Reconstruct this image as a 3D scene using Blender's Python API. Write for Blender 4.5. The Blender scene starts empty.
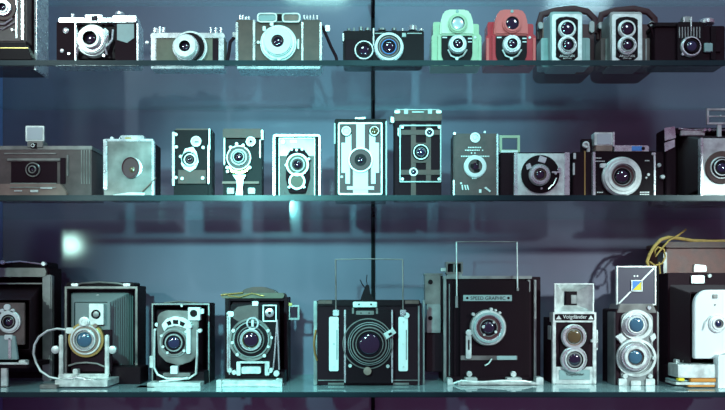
import bpy, bmesh, math, random
from mathutils import Vector, Matrix
random.seed(7)
PI = math.pi
SC = bpy.context.scene
COL = SC.collection

# ------------------------------------------------------------------ camera
ZC = 1.50           # eye height
D = 1.28            # eye to the front edge of the shelves (y = 0)
F = 640.0           # focal length in pixels of the 725 px frame
UC, VC = 362.5, 299.0
cd = bpy.data.cameras.new('camera'); co = bpy.data.objects.new('camera', cd); COL.objects.link(co)
co.location = (0, -D, ZC); co.rotation_euler = (PI/2, 0, 0)
cd.sensor_width = 36; cd.lens = F/725*36; cd.shift_y = (VC-205)/725
cd.clip_start = 0.02
SC.camera = co

# ------------------------------------------------------------------ world, lights, exposure
W = bpy.data.worlds.new('world'); SC.world = W; W.use_nodes = True
W.node_tree.nodes['Background'].inputs[0].default_value = (0.84, 0.33, 0.74, 1)
W.node_tree.nodes['Background'].inputs[1].default_value = 0.19

def aim(o, tgt):
    o.rotation_euler = (Vector(tgt)-o.location).to_track_quat('-Z', 'Y').to_euler()
def area(name, loc, tgt, sx, sy, power, color):
    l = bpy.data.lights.new(name, 'AREA'); l.shape = 'RECTANGLE'; l.size = sx; l.size_y = sy
    l.energy = power; l.color = color
    o = bpy.data.objects.new(name, l); COL.objects.link(o); o.location = loc; aim(o, tgt); return o
def spot(name, loc, tgt, angle, blend, power, color, rad=0.03):
    l = bpy.data.lights.new(name, 'SPOT'); l.spot_size = math.radians(angle); l.spot_blend = blend
    l.energy = power; l.color = color; l.shadow_soft_size = rad
    o = bpy.data.objects.new(name, l); COL.objects.link(o); o.location = loc; aim(o, tgt); return o
CY = (0.56, 1.0, 0.88)
area('overhead_fill', (-0.3, -2.3, ZC+2.1), (0, .1, ZC+.1), 0.4, 0.3, 15, CY)  # added overhead area light, gives the chrome something bright to reflect
area('overhead_fill', (1.3, -2.0, ZC+1.9), (.2, .1, ZC+.1), 0.35, 0.35, 11, (0.62, 0.92, 1.0))  # another added overhead light for the metal, from the right
area('overhead_fill', (0.1, -0.45, ZC+1.7), (.1, .0, ZC-.2), 0.8, 0.2, 14, (0.36, 0.92, 1.0))  # added to brighten the lowest shelf and the tops of the cameras
area('left_fill', (-2.4, -1.4, ZC+.3), (0, .1, ZC+.1), 0.3, 0.7, 2.5, (0.60, 0.95, 1.0))  # added side fill from the left, no actual window
spot('spotlight', (-0.40, -1.30, ZC+.46), (-0.17, .30, ZC+.05), 42, 1, 108, (0.28, 0.97, 0.94), .04)
spot('spotlight', (0.20, -1.5, ZC+.60), (0.05, .30, ZC+.60), 36, 1, 76, (0.28, 0.97, 0.96), .04)  # added spot that washes the wall behind the top row
spot('spotlight', (1.45, -1.1, ZC+.50), (0.64, .08, ZC-.10), 30, .9, 105, (0.72, 1.0, 1.0), .03)
spot('spotlight', (-1.3, -1.3, ZC+1.25), (-0.52, .08, ZC+.50), 24, .8, 42, (0.70, 1.0, 0.98), .04)  # added to brighten the chrome cameras at the left of the top row
spot('spotlight', (-1.2, -1.5, ZC+.50), (-0.50, .08, ZC-.10), 22, .9, 42, (0.70, 1.0, 0.96), .04)
# the bare lamp whose glow shows in the glossy back wall
bl = bpy.data.lights.new('lamp_light', 'POINT'); bl.energy = 9; bl.color = CY; bl.shadow_soft_size = .06
blo = bpy.data.objects.new('lamp_light', bl); COL.objects.link(blo); blo.location = (-1.86, -2.2, ZC+.344)

SC.view_settings.view_transform = 'Standard'
SC.view_settings.look = 'None'
SC.view_settings.exposure = 0.0
SC.view_settings.gamma = 1
SC.view_settings.use_curve_mapping = False

# ------------------------------------------------------------------ materials
MATS = {}
def mat(name, col, rough=.5, metal=0, spec=.5, bump=0, bscale=300, coat=0, var=0, vscale=40):
    m = bpy.data.materials.new(name); m.use_nodes = True
    nt = m.node_tree; p = nt.nodes['Principled BSDF']
    p.inputs['Base Color'].default_value = (*col, 1); p.inputs['Roughness'].default_value = rough
    p.inputs['Metallic'].default_value = metal; p.inputs['Specular IOR Level'].default_value = spec
    p.inputs['Coat Weight'].default_value = coat; p.inputs['Coat Roughness'].default_value = .08
    tc = nt.nodes.new('ShaderNodeTexCoord')
    if bump:
        n = nt.nodes.new('ShaderNodeTexNoise'); n.inputs['Scale'].default_value = bscale; n.inputs['Detail'].default_value = 3
        b = nt.nodes.new('ShaderNodeBump'); b.inputs['Strength'].default_value = bump; b.inputs['Distance'].default_value = .001
        nt.links.new(tc.outputs['Object'], n.inputs['Vector']); nt.links.new(n.outputs['Fac'], b.inputs['Height'])
        nt.links.new(b.outputs['Normal'], p.inputs['Normal'])
    if var:
        n = nt.nodes.new('ShaderNodeTexNoise'); n.inputs['Scale'].default_value = vscale; n.inputs['Detail'].default_value = 5
        r = nt.nodes.new('ShaderNodeValToRGB')
        r.color_ramp.elements[0].position = .3; r.color_ramp.elements[1].position = .7
        r.color_ramp.elements[0].color = (*[c*(1-var) for c in col], 1); r.color_ramp.elements[1].color = (*[min(1, c*(1+var*.4)) for c in col], 1)
        nt.links.new(tc.outputs['Object'], n.inputs['Vector']); nt.links.new(n.outputs['Fac'], r.inputs['Fac'])
        nt.links.new(r.outputs['Color'], p.inputs['Base Color'])
        q = nt.nodes.new('ShaderNodeMapRange'); q.inputs[3].default_value = rough*.75; q.inputs[4].default_value = min(1, rough*1.4)
        nt.links.new(n.outputs['Fac'], q.inputs[0]); nt.links.new(q.outputs[0], p.inputs['Roughness'])
    MATS[name] = m; return m
mat('chrome', (.90, .92, .92), .26, .75, var=.2, vscale=70)
mat('silver', (.84, .88, .84), .42, .65, var=.3, vscale=60)
mat('dullmetal', (.36, .37, .36), .4, .7, var=.3)
mat('enamel', (.86, .9, .88), .35)
mat('black', (.012, .004, .007), .42, spec=.12, bump=.25, bscale=500)
mat('leather', (.022, .007, .012), .55, spec=.10, bump=.6, bscale=900)
mat('bellows', (.018, .006, .010), .5, spec=.4, bump=.3, bscale=500)
mat('greybellows', (.20, .22, .22), .5, bump=.3, bscale=500)
mat('brownhide', (.13, .065, .055), .45, bump=.5, bscale=700, var=.4)
mat('redbrown', (.20, .065, .05), .45, bump=.4, bscale=400, var=.4)
mat('greyhide', (.13, .085, .08), .4, bump=.5, bscale=700, var=.35)
mat('olive', (.19, .17, .12), .5, bump=.5, bscale=700, var=.3)
mat('taupe', (.13, .075, .06), .5, bump=.5, bscale=700, var=.35)
mat('mint', (.52, .66, .44), .3, coat=.4, var=.12)
mat('red', (.62, .03, .045), .3, coat=.4, var=.15)
mat('salmon', (.80, .15, .14), .3, coat=.4)
mat('greyblue', (.34, .48, .47), .35, coat=.3, var=.15)
mat('brass', (.62, .46, .16), .3, .8)
mat('strapyellow', (.62, .40, .10), .5, var=.3, vscale=90)
mat('tan', (.34, .22, .18), .5, var=.3)
mat('orange', (.65, .25, .04), .5)
mat('yellow', (.95, .75, .03), .5)
mat('blue', (.10, .30, .75), .3)
mat('steel', (.32, .31, .29), .3, .6, var=.45, vscale=25)
mat('maroon', (.085, .02, .025), .5)
mat('screen', (.10, .09, .12), .25, spec=.8)
mat('lensglass', (.012, .012, .03), .04, spec=1, coat=1)
mat('lensblue', (.012, .03, .075), .05, spec=1, coat=1)
mat('lensbright', (.05, .15, .23), .08, spec=1, coat=1)
mat('palemint', (.74, .84, .62), .3, coat=.4, var=.1)
mat('lensgold', (.12, .08, .03), .06, spec=1, coat=1)
mat('mirror', (.75, .88, .88), .2, .4)
mat('upright', (.004, .003, .005), .6, spec=.1)

def glass(name, tint, diffuse_mix=.06):
    m = bpy.data.materials.new(name); m.use_nodes = True; nt = m.node_tree
    nt.nodes.remove(nt.nodes['Principled BSDF']); out = nt.nodes['Material Output']
    tr = nt.nodes.new('ShaderNodeBsdfTransparent'); tr.inputs[0].default_value = (*tint, 1)
    gl = nt.nodes.new('ShaderNodeBsdfGlossy'); gl.inputs['Roughness'].default_value = .03; gl.inputs[0].default_value = (.9, .97, .97, 1)
    fr = nt.nodes.new('ShaderNodeFresnel'); fr.inputs[0].default_value = 1.5
    ge = nt.nodes.new('ShaderNodeNewGeometry'); mu = nt.nodes.new('ShaderNodeMath'); mu.operation = 'SUBTRACT'; mu.inputs[0].default_value = 1
    nt.links.new(ge.outputs['Backfacing'], mu.inputs[1]); m3 = nt.nodes.new('ShaderNodeMath'); m3.operation = 'MULTIPLY'
    nt.links.new(mu.outputs[0], m3.inputs[0]); nt.links.new(fr.outputs[0], m3.inputs[1])   # one reflection per pane, no false total reflection inside
    mx = nt.nodes.new('ShaderNodeMixShader'); nt.links.new(m3.outputs[0], mx.inputs[0])
    df = nt.nodes.new('ShaderNodeBsdfDiffuse'); df.inputs[0].default_value = (.55, .8, .78, 1)
    m2 = nt.nodes.new('ShaderNodeMixShader'); m2.inputs[0].default_value = diffuse_mix
    nt.links.new(tr.outputs[0], m2.inputs[1]); nt.links.new(df.outputs[0], m2.inputs[2])
    nt.links.new(m2.outputs[0], mx.inputs[1]); nt.links.new(gl.outputs[0], mx.inputs[2])
    nt.links.new(mx.outputs[0], out.inputs[0]); MATS[name] = m
glass('shelfglass', (.93, .98, .98)); glass('sheenglass', (.88, .97, .98), .38)  # second glass: strong diffuse share imitates the reflected brightness of the lowest shelf
glass('clear', (.85, .95, .93))
mat('glassedge', (.012, .030, .040), .3, spec=.25, var=.3, vscale=6)

SPLIT = {'strut', 'knob', 'screw', 'rivet', 'corner_bolt', 'shutter_blade', 'latch', 'control_knob', 'strap_stud', 'rib', 'side_clip', 'control_lever', 'focus_lever', 'shutter_fitting', 'edge_trim', 'lever', 'body_fitting', 'top_trim', 'marks', 'winder', 'stamped_mark', 'side_knob', 'hood_side'}
# ------------------------------------------------------------------ mesh builder
class B:
    """collects geometry of one part; coordinates are shelf-front photo pixels (u, v) and depth w towards the viewer, turned to metres"""
    def __init__(s, k): s.k = k; s.bm = bmesh.new(); s.mats = []; s.mi = 0; s.ref = None
    def m(s, name):
        if name not in s.mats: s.mats.append(name)
        s.mi = s.mats.index(name); return s
    def r(s, w): s.ref = w; return s
    def f(s, w=None):
        w = s.ref if s.ref is not None else (w or 0)
        return (s.k.dist - w*s.k.s)/s.k.dist
    def P(s, u, v, w, f=1):
        k = s.k; u = UC+(u-UC)*f; v = VC+(v-VC)*f
        return Vector(((u-k.uc)*k.s, -w*k.s, max(0.0, (k.v0-v)*k.s)))
    def setm(s, faces):
        for f in faces: f.material_index = s.mi; f.smooth = True
    def prism(s, pts, w0, w1, bev=0):
        f = s.f(w1); n = len(pts)
        a = [s.bm.verts.new(s.P(u, v, w0, f)) for u, v in pts]; b = [s.bm.verts.new(s.P(u, v, w1, f)) for u, v in pts]
        fs = [s.bm.faces.new(a), s.bm.faces.new(b)]
        for i in range(n): fs.append(s.bm.faces.new((a[i], a[(i+1) % n], b[(i+1) % n], b[i])))
        bmesh.ops.recalc_face_normals(s.bm, faces=fs)
        s.setm(fs)
        if bev:
            es = list({e for ff in fs for e in ff.edges})
            rr = bmesh.ops.bevel(s.bm, geom=es, offset=bev*s.k.s, segments=2, affect='EDGES', clamp_overlap=True)
            s.setm(rr['faces'])
        return s
    def box(s, u0, v0, u1, v1, w0, w1, bev=.4):
        return s.prism([(u0, v1), (u1, v1), (u1, v0), (u0, v0)], w0, w1, bev)
    def rpts(s, u0, v0, u1, v1, r, n=6):
        p = []
        rs = r if isinstance(r, (tuple, list)) else (r, r, r, r)   # tl tr br bl
        for (cx, cy, a0, q) in ((u0, v0, PI, rs[0]), (u1, v0, 1.5*PI, rs[1]), (u1, v1, 0, rs[2]), (u0, v1, .5*PI, rs[3])):
            sx = 1 if cx == u0 else -1; sy = 1 if cy == v0 else -1
            if q <= 0: p.append((cx, cy)); continue
            for i in range(n+1):
                a = a0+i/n*PI/2; p.append((cx+sx*q+q*math.cos(a), cy+sy*q+q*math.sin(a)))
        return p
    def rbox(s, u0, v0, u1, v1, r, w0, w1, bev=0): return s.prism(s.rpts(u0, v0, u1, v1, r), w0, w1, bev)
    def ringpoly(s, outer, inner, w0, w1):
        """ring between two outlines of the same number of points"""
        f = s.f(w1); n = len(outer)
        V = [[s.bm.verts.new(s.P(u, v, w, f)) for u, v in pts] for pts, w in ((outer, w0), (outer, w1), (inner, w1), (inner, w0))]
        fs = []
        for i in range(n):
            j = (i+1) % n
            for a in range(4):
                b = (a+1) % 4; fs.append(s.bm.faces.new((V[a][i], V[a][j], V[b][j], V[b][i])))
        bmesh.ops.recalc_face_normals(s.bm, faces=fs); s.setm(fs); return s
    def frame(s, u0, v0, u1, v1, t, w0, w1, r=0):
        if r: return s.ringpoly(s.rpts(u0, v0, u1, v1, r), s.rpts(u0+t, v0+t, u1-t, v1-t, max(.2, r-t)), w0, w1)
        return s.ringpoly([(u0, v0), (u1, v0), (u1, v1), (u0, v1)], [(u0+t, v0+t), (u1-t, v0+t), (u1-t, v1-t), (u0+t, v1-t)], w0, w1)
    def lathe(s, u, v, prof, n=40, w=0, mats=None, sq=1):
        """revolve (r, w) about the lens axis; mats = material of each segment"""
        f = s.f(w); k = s.k; c = s.P(u, v, 0, f); cz = (k.v0-(VC+(v-VC)*f))*k.s
        rows = []
        for (r, ww) in prof:
            r = r*f
            if r < 1e-6: rows.append([s.bm.verts.new((c.x, -(w+ww)*k.s, cz))]); continue
            rows.append([s.bm.verts.new((c.x+r*k.s*math.cos(2*PI*i/n), -(w+ww)*k.s, max(0, cz+sq*r*k.s*math.sin(2*PI*i/n)))) for i in range(n)])
        allf = []
        for q in range(len(rows)-1):
            if mats: s.m(mats[min(q, len(mats)-1)])
            a, b = rows[q], rows[q+1]; fs = []
            for i in range(n):
                j = (i+1) % n
                if len(a) == 1 and len(b) == 1: continue
                if len(b) == 1: fs.append(s.bm.faces.new((a[i], a[j], b[0])))
                elif len(a) == 1: fs.append(s.bm.faces.new((a[0], b[j], b[i])))
                else: fs.append(s.bm.faces.new((a[i], a[j], b[j], b[i])))
            s.setm(fs); allf += fs
        if len(rows[0]) > 1:
            fc = s.bm.faces.new(rows[0]); s.setm([fc]); allf.append(fc)
        bmesh.ops.recalc_face_normals(s.bm, faces=allf)
        return s
    def disc(s, u, v, r, w0, w1, n=20): return s.lathe(u, v, [(r, w0), (r, w1-.2*min(1, w1-w0)), (r*.9, w1), (0, w1)], n)
    def ring(s, u, v, r1, r0, w0, w1, n=32):
        return s.lathe(u, v, [(r1, w0), (r1, w1-.2), (r1-.2, w1), (r0, w1), (r0*.98, w0+.1), (0, w0+.1)], n)
    def vcyl(s, u, v0, v1, r, w, n=20, knurl=0):
        f = s.f(w); k = s.k; c = s.P(u, v1, w, f); c0 = s.P(u, v0, w, f); R = r*f*k.s; rows = []
        for z, q in ((c.z, 1), (c0.z-.15*R, 1), (c0.z, .88)):
            rows.append([s.bm.verts.new((c.x+R*q*(1-(knurl if i % 2 else 0))*math.cos(2*PI*i/n), c.y+R*q*(1-(knurl if i % 2 else 0))*math.sin(2*PI*i/n), z)) for i in range(n)])
        fs = [s.bm.faces.new(rows[0]), s.bm.faces.new(rows[-1])]
        for a, b in zip(rows, rows[1:]):
            for i in range(n): fs.append(s.bm.faces.new((a[i], a[(i+1) % n], b[(i+1) % n], b[i])))
        bmesh.ops.recalc_face_normals(s.bm, faces=fs); s.setm(fs); return s
    def tube(s, pts, r, n=8, closed=False, flat=1.0):
        f = [s.f(p[2]) for p in pts]
        P = [s.P(p[0], p[1], p[2], q) for p, q in zip(pts, f)]; R = r*s.k.s; rows = []
        N = len(P)
        for i, p in enumerate(P):
            if closed: t = P[(i+1) % N]-P[i-1]
            else: t = P[min(i+1, N-1)]-P[max(i-1, 0)]
            t.normalize(); a = Vector((0, 1, 0)) if abs(t.y) < .9 else Vector((1, 0, 0))
            x = t.cross(a).normalized(); y = t.cross(x).normalized()
            rows.append([s.bm.verts.new(p+(x*math.cos(2*PI*j/n)*flat+y*math.sin(2*PI*j/n))*R) for j in range(n)])
        fs = []
        rng = range(N) if closed else range(N-1)
        for i in rng:
            a, b = rows[i], rows[(i+1) % N]
            for j in range(n): fs.append(s.bm.faces.new((a[j], a[(j+1) % n], b[(j+1) % n], b[j])))
        if not closed: fs += [s.bm.faces.new(rows[0]), s.bm.faces.new(rows[-1])]
        bmesh.ops.recalc_face_normals(s.bm, faces=fs); s.setm(fs); return s
    def bellows(s, back, wb, front, wf, n=9, amp=1.6, r=1.5):
        rows = []
        fb = (s.k.dist-wb*s.k.s)/s.k.dist; ff = (s.k.dist-wf*s.k.s)/s.k.dist
        cb = [(UC+(u-UC)*fb if i % 2 == 0 else VC+(u-VC)*fb) for i, u in enumerate(back)]
        cf = [(UC+(u-UC)*ff if i % 2 == 0 else VC+(u-VC)*ff) for i, u in enumerate(front)]
        for i in range(2*n+1):
            t = i/(2*n); q = [a+(b-a)*t for a, b in zip(cb, cf)]; ins = amp if i % 2 else 0
            p = s.rpts(q[0]+ins, q[1]+ins, q[2]-ins, q[3]-ins, r, 2)
            rows.append([s.bm.verts.new(s.P(u, v, wb+(wf-wb)*t, 1)) for u, v in p])
        fs = []
        for a, b in zip(rows, rows[1:]):
            L = len(a)
            for i in range(L): fs.append(s.bm.faces.new((a[i], a[(i+1) % L], b[(i+1) % L], b[i])))
        bmesh.ops.recalc_face_normals(s.bm, faces=fs); s.setm(fs); return s
    def pieces(s):
        seen = set(); out = []
        for v in s.bm.verts:
            if v in seen: continue
            st = [v]; seen.add(v); cur = []
            while st:
                a = st.pop(); cur.append(a)
                for e in a.link_edges:
                    o = e.other_vert(a)
                    if o not in seen: seen.add(o); st.append(o)
            out.append(cur)
        return out
    def done(s, name, parent=None, label=None):
        if name in SPLIT:
            s.bm.verts.index_update(); ps = s.pieces()
            if len(ps) > 1:
                keep = [{v.index for v in p} for p in ps]; o = None
                for kp in keep:
                    c = B(s.k); c.bm.free(); c.bm = s.bm.copy(); c.mats = list(s.mats)
                    bmesh.ops.delete(c.bm, geom=[v for v in c.bm.verts if v.index not in kp], context='VERTS')
                    used = sorted({f.material_index for f in c.bm.faces}); c.mats = [s.mats[i] for i in used]
                    for f in c.bm.faces: f.material_index = used.index(f.material_index)
                    o = c.finish(name, parent, label)
                s.bm.free(); return o
        return s.finish(name, parent, label)
    def finish(s, name, parent=None, label=None):
        me = bpy.data.meshes.new(name); s.bm.to_mesh(me); s.bm.free()
        for n in (s.mats or ['black']): me.materials.append(MATS[n])
        me.set_sharp_from_angle(angle=math.radians(32))
        o = bpy.data.objects.new(name, me); COL.objects.link(o); o.parent = parent or s.k.root
        if label: o['label'] = label
        return o

ZT = {1: 239*.002, 2: 104*.002, 3: -93*.002}   # shelf tops relative to the eye
GROUP = {1: 'vintage cameras on the top shelf', 2: 'vintage cameras on the middle shelf', 3: 'vintage cameras on the bottom shelf'}
class K:
    """one thing standing on a shelf: front plane at y = yf, root Empty on the shelf top"""
    def __init__(s, name, label, shelf, uc, yf, cat='camera', group=True):
        s.yf = yf; s.dist = D+yf; s.s = s.dist/F; s.uc = uc
        s.v0 = VC-ZT[shelf]/s.s
        r = bpy.data.objects.new(name, None); COL.objects.link(r); s.root = r; r.empty_display_size = .02
        r.location = ((uc-UC)*s.s, yf, ZC+ZT[shelf]+.0004)
        r['label'] = label; r['category'] = cat
        if group: r['group'] = GROUP[shelf] if group is True else group
    def b(s, m, ref=None):
        x = B(s); x.m(m); x.ref = ref; return x
    def text(s, txt, u0, v0, u1, v1, w, m, name='lettering', parent=None):
        cu = bpy.data.curves.new('t', 'FONT'); cu.body = txt; cu.extrude = .02
        o = bpy.data.objects.new('t', cu); COL.objects.link(o)
        bpy.context.view_layer.update()
        me = bpy.data.meshes.new_from_object(o.evaluated_get(bpy.context.evaluated_depsgraph_get()))
        bpy.data.objects.remove(o)
        xs = [v.co.x for v in me.vertices]; ys = [v.co.y for v in me.vertices]
        q = B(s); f = s.b('black', w).f()
        a = q.P(u0, v1, w, f); c = q.P(u1, v0, w, f); q.bm.free()
        for v in me.vertices:
            x = (v.co.x-min(xs))/(max(xs)-min(xs)); y = (v.co.y-min(ys))/(max(ys)-min(ys))
            v.co = (a.x+(c.x-a.x)*x, a.y-(.15*s.s if v.co.z > 0 else -.1*s.s), a.z+(c.z-a.z)*y)
        me.materials.clear(); me.materials.append(MATS[m])
        o = bpy.data.objects.new(name, me); COL.objects.link(o); o.parent = parent or s.root
        return o

def lens(k, u, v, w, steps, glass=('lensglass', 1.2), name='lens', parent=None, ref=None, n=48, label=None):
    """stepped rings (r, height above w, material) from the outside in; the last radius given as (r,) is the glass"""
    ref = w+max(st[1] for st in steps if len(st) == 3) if ref is None else ref
    prof = []; ms = []; prev = None
    for st in steps:
        if len(st) == 1: break
        r, h, m = st
        if prev is None: prof.append((r, 0)); ms.append(m); prof.append((r, h-.3)); ms.append(m); prof.append((r-.3, h)); ms.append(m)
        else:
            up = h > prev
            if up: prof.append((r+.01, prev)); ms.append(m); prof.append((r, h-.3)); ms.append(m); prof.append((r-.3, h)); ms.append(m)
            else: prof.append((r, prev)); ms.append(m); prof.append((r-.15, h)); ms.append(m)
        prev = h
    rg = steps[-1][0]; prof.append((rg, prev)); prof.append((rg-.1, prev-.6)); ms += ['black', 'black']; prof.append((0, prev-.6))
    b = k.b('black', ref); b.lathe(u, v, prof, n, w, ms[:len(prof)-1])
    o = b.done(name, parent, label)
    b = k.b(glass[0], ref); gp = []
    for i in range(7):
        a = i/6*PI/2; gp.append(((rg-.1)*math.cos(a), prev-.55+glass[1]*math.sin(a)))
    gp[-1] = (0, gp[-1][1]); b.lathe(u, v, gp, n, w); b.done('lens_glass', o)
    return o

# ------------------------------------------------------------------ setting
def plain(name, bm, mats, kind='structure', loc=(0, 0, 0), label=None, cat=None):
    me = bpy.data.meshes.new(name); bm.to_mesh(me); bm.free()
    for m in mats: me.materials.append(MATS[m])
    o = bpy.data.objects.new(name, me); COL.objects.link(o); o.location = loc
    if kind: o['kind'] = kind
    if label: o['label'] = label; o['category'] = cat
    return o
def bbox(bm, x0, x1, y0, y1, z0, z1, bev=0, mi=0):
    vs = [bm.verts.new((x, y, z)) for x in (x0, x1) for y in (y0, y1) for z in (z0, z1)]
    fs = [bm.faces.new([vs[i] for i in q]) for q in ((0, 1, 3, 2), (4, 6, 7, 5), (0, 4, 5, 1), (2, 3, 7, 6), (0, 2, 6, 4), (1, 5, 7, 3))]
    for f in fs: f.material_index = mi
    if bev: bmesh.ops.bevel(bm, geom=list({e for f in fs for e in f.edges}), offset=bev, segments=2, affect='EDGES')
    return fs
def wall_mat(name, col):
    m = bpy.data.materials.new(name); m.use_nodes = True; nt = m.node_tree; p = nt.nodes['Principled BSDF']
    tc = nt.nodes.new('ShaderNodeTexCoord'); n = nt.nodes.new('ShaderNodeTexNoise'); n.inputs['Scale'].default_value = 2.5; n.inputs['Detail'].default_value = 6
    r = nt.nodes.new('ShaderNodeValToRGB'); r.color_ramp.elements[0].color = (*[c*.86 for c in col], 1); r.color_ramp.elements[1].color = (*[c*1.1 for c in col], 1)
    r.color_ramp.elements[0].position = .35; r.color_ramp.elements[1].position = .65
    nt.links.new(tc.outputs['Object'], n.inputs[0]); nt.links.new(n.outputs[0], r.inputs[0]); nt.links.new(r.outputs[0], p.inputs['Base Color'])
    p.inputs['Roughness'].default_value = .6; p.inputs['Specular IOR Level'].default_value = .3
    p.inputs['Coat Weight'].default_value = .8; p.inputs['Coat Roughness'].default_value = .08
    MATS[name] = m
wall_mat('wallpaint', (.21, .195, .27)); wall_mat('sideblue', (.22, .30, .62))
YW = .30
XS = (373-UC)*(D+YW)/F
bm = bmesh.new(); bbox(bm, -1.9, XS-.004, YW, YW+.03, ZC-1.3, ZC+1.6); plain('wall_back', bm, ['wallpaint'])
bm = bmesh.new(); bbox(bm, XS+.004, 1.9, YW+.001, YW+.03, ZC-1.3, ZC+1.6); plain('wall_back', bm, ['wallpaint'])
bm = bmesh.new(); bbox(bm, -.897, -.887, -.02, YW-.001, ZC-1.1, ZC+1.2, .001); plain('wall_left', bm, ['sideblue'])
# the black slotted upright in the seam between the two wall panels
bm = bmesh.new(); bbox(bm, XS-.0045, XS+.0045, YW-.006, YW+.02, ZC-1.2, ZC+1.3, .001)
o = plain('shelf_upright', bm, ['upright'], None, label='black slotted metal upright in the seam of the back wall', cat='upright')

def shelf(top, label, y1=YW-.002):
    th = .012 if top > -.1 else .011
    bm = bmesh.new()
    fs = bbox(bm, -.885, 1.15, 0, y1, ZC+top-th, ZC+top)
    bm.normal_update()
    bmesh.ops.bevel(bm, geom=list({e for f in fs for e in f.edges}), offset=.0012, segments=2, affect='EDGES')
    bm.normal_update()
    bmesh.ops.recalc_face_normals(bm, faces=bm.faces)
    for f in bm.faces:
        if f.normal.y < -.3: f.material_index = 1
    o = plain('glass_shelf', bm, ['sheenglass' if top < 0 else 'shelfglass', 'glassedge'], None, label=label, cat='shelf'); o['group'] = 'glass shelves'
    # metal bracket under the shelf at the upright
    bm = bmesh.new()
    x0, x1 = XS-.003, XS+.003; z = ZC+top-th-.0006
    V = [[bm.verts.new((x, y, zz)) for (y, zz) in ((YW-.008, z), (YW-.10, z), (YW-.10, z-.006), (YW-.008, z-.03))] for x in (x0, x1)]
    bm.faces.new(V[0]); bm.faces.new(V[1][::-1])
    for i in range(4): bm.faces.new((V[0][i], V[1][i], V[1][(i+1) % 4], V[0][(i+1) % 4]))
    bmesh.ops.recalc_face_normals(bm, faces=bm.faces)
    return o, bm
for nm, top in (('uppermost glass shelf whose back edge shows above the top row of cameras', (VC-2)*(D+YW)/F),
                ('glass shelf carrying the top row of small cameras', ZT[1]),
                ('glass shelf carrying the middle row of cameras', ZT[2]),
                ('lowest glass shelf carrying the large folding cameras', ZT[3])):
    o, bm = shelf(top, nm)
    w = {'upper': 'uppermost glass shelf', 'glass': 'shelf'}
    q = plain('shelf_bracket', bm, ['black'], None, label='black bracket on the upright under the ' + nm.split(' whose')[0].replace('carrying', 'with'), cat='bracket')
    q['group'] = 'shelf brackets on the upright'

# ------------------------------------------------------------------ TOP SHELF
Y1 = .072
# 1 large camera cut by the left frame edge
k = K('folding_camera', 'large dark folding camera cut off by the left edge of the top shelf', 1, 8, .06)
k.b('leather').box(-40, -14, 34, 70, -30, -6, 1).m('chrome').box(34, -14, 36.5, 70, -30, -5, .4).m('brass').box(-40, 50, 32, 51.2, -6, -5.4, 0).done('body')
k.b('greyhide').box(-25, -12, 26, 42, -6, 6, 1).m('chrome').box(21, -12, 23.5, 40, 6, 7, .3).box(15.5, -12, 17, 38, 6, 6.8, .3).done('front_plate')
k.b('black').prism([(-25, 42), (26, 42), (32, 60), (-25, 60)], -6, 5, .5).m('brass').box(-25, 47.5, 28, 48.6, 5, 5.5, 0).done('bed')
k.b('chrome', 8).tube([(-12, 20, 7), (-4, 24, 7.5), (4, 24, 7.5), (12, 18, 7)], .8).tube([(-10, 26, 7), (2, 29, 7), (14, 22, 7)], .5).done('shutter_arc')
lens(k, 2, 7, 6, [(12, 2, 'brownhide'), (8, 4, 'chrome'), (6, 5, 'silver'), (4, 3.5, 'black'), (3.4,)])
k.b('chrome').disc(16, 33, 1.2, 6, 7.5).disc(20, 33, 1.2, 6, 7.5).done('screw')

# 2 chrome topped folding 35
k = K('folding_camera', 'small folding camera with open struts, bright chrome top plate and wide silver lens', 1, 97, Y1)
k.b('leather').rbox(56.5, 22, 76, 66, (1, 1, 1, 4), -14, 0, .3).rbox(115, 22, 136.5, 66, (1, 1, 4, 1), -14, 0, .3).box(76, 24, 115, 66, -14, -9, .2).done('body')
k.b('chrome').rbox(58.5, 18, 112, 22.5, 1.5, -13, 1, .3).rbox(112, 15.5, 136.5, 22.5, 2, -13, 1, .4).vcyl(73, 14.5, 18, 2, -6).vcyl(120, 13, 15.6, 4.5, -6, 28, .06).rbox(85, 15, 102, 18.2, 1, -12, 1, .3).done('top_plate')
k.b('black').box(91, 16, 97.5, 21, .8, 1.4, .2).m('lensglass').box(92.3, 17, 96.2, 20, 1.3, 1.7, .2).done('viewfinder')
k.b('chrome').box(136.5, 23, 138.5, 64, -14, 1, .4).box(74.5, 23, 76, 64, -9, .6, .2).box(56, 62, 138, 66, -14, .5, .3).done('edge_trim')
k.b('greyblue').prism([(117, 24), (134, 24), (134, 38), (127, 43), (117, 40)], 0, .5, 0).done('side_plate')
k.b('black').box(77, 26, 116, 59, -9, -4, .3).done('folded_bellows')
for p in ([(105, 29, 1), (108, 36, 3), (104, 44, 3), (107, 55, 1)], [(113, 30, 0), (112, 40, 2), (108, 46, 3)], [(76.5, 29, 0), (79, 42, 2), (77, 55, 0)]):
    k.b('chrome').tube(p, 1.1).done('strut')
k.b('silver').lathe(106, 33, [(3.2, 0), (3.2, 2), (0, 2.4)], 20, 0).done('rangefinder_disc')
k.b('chrome').disc(66, 31, 3, 0, .8).disc(62, 51, 2, 0, .6).disc(69, 54, 1.4, 0, .8).disc(104, 56, 1.6, 0, 1).done('screw')
lens(k, 89.5, 38, -4, [(16, 6, 'silver'), (14.2, 8, 'silver'), (13, 9, 'chrome'), (9.6, 12, 'silver'), (7, 9, 'black'), (5,)])

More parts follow.
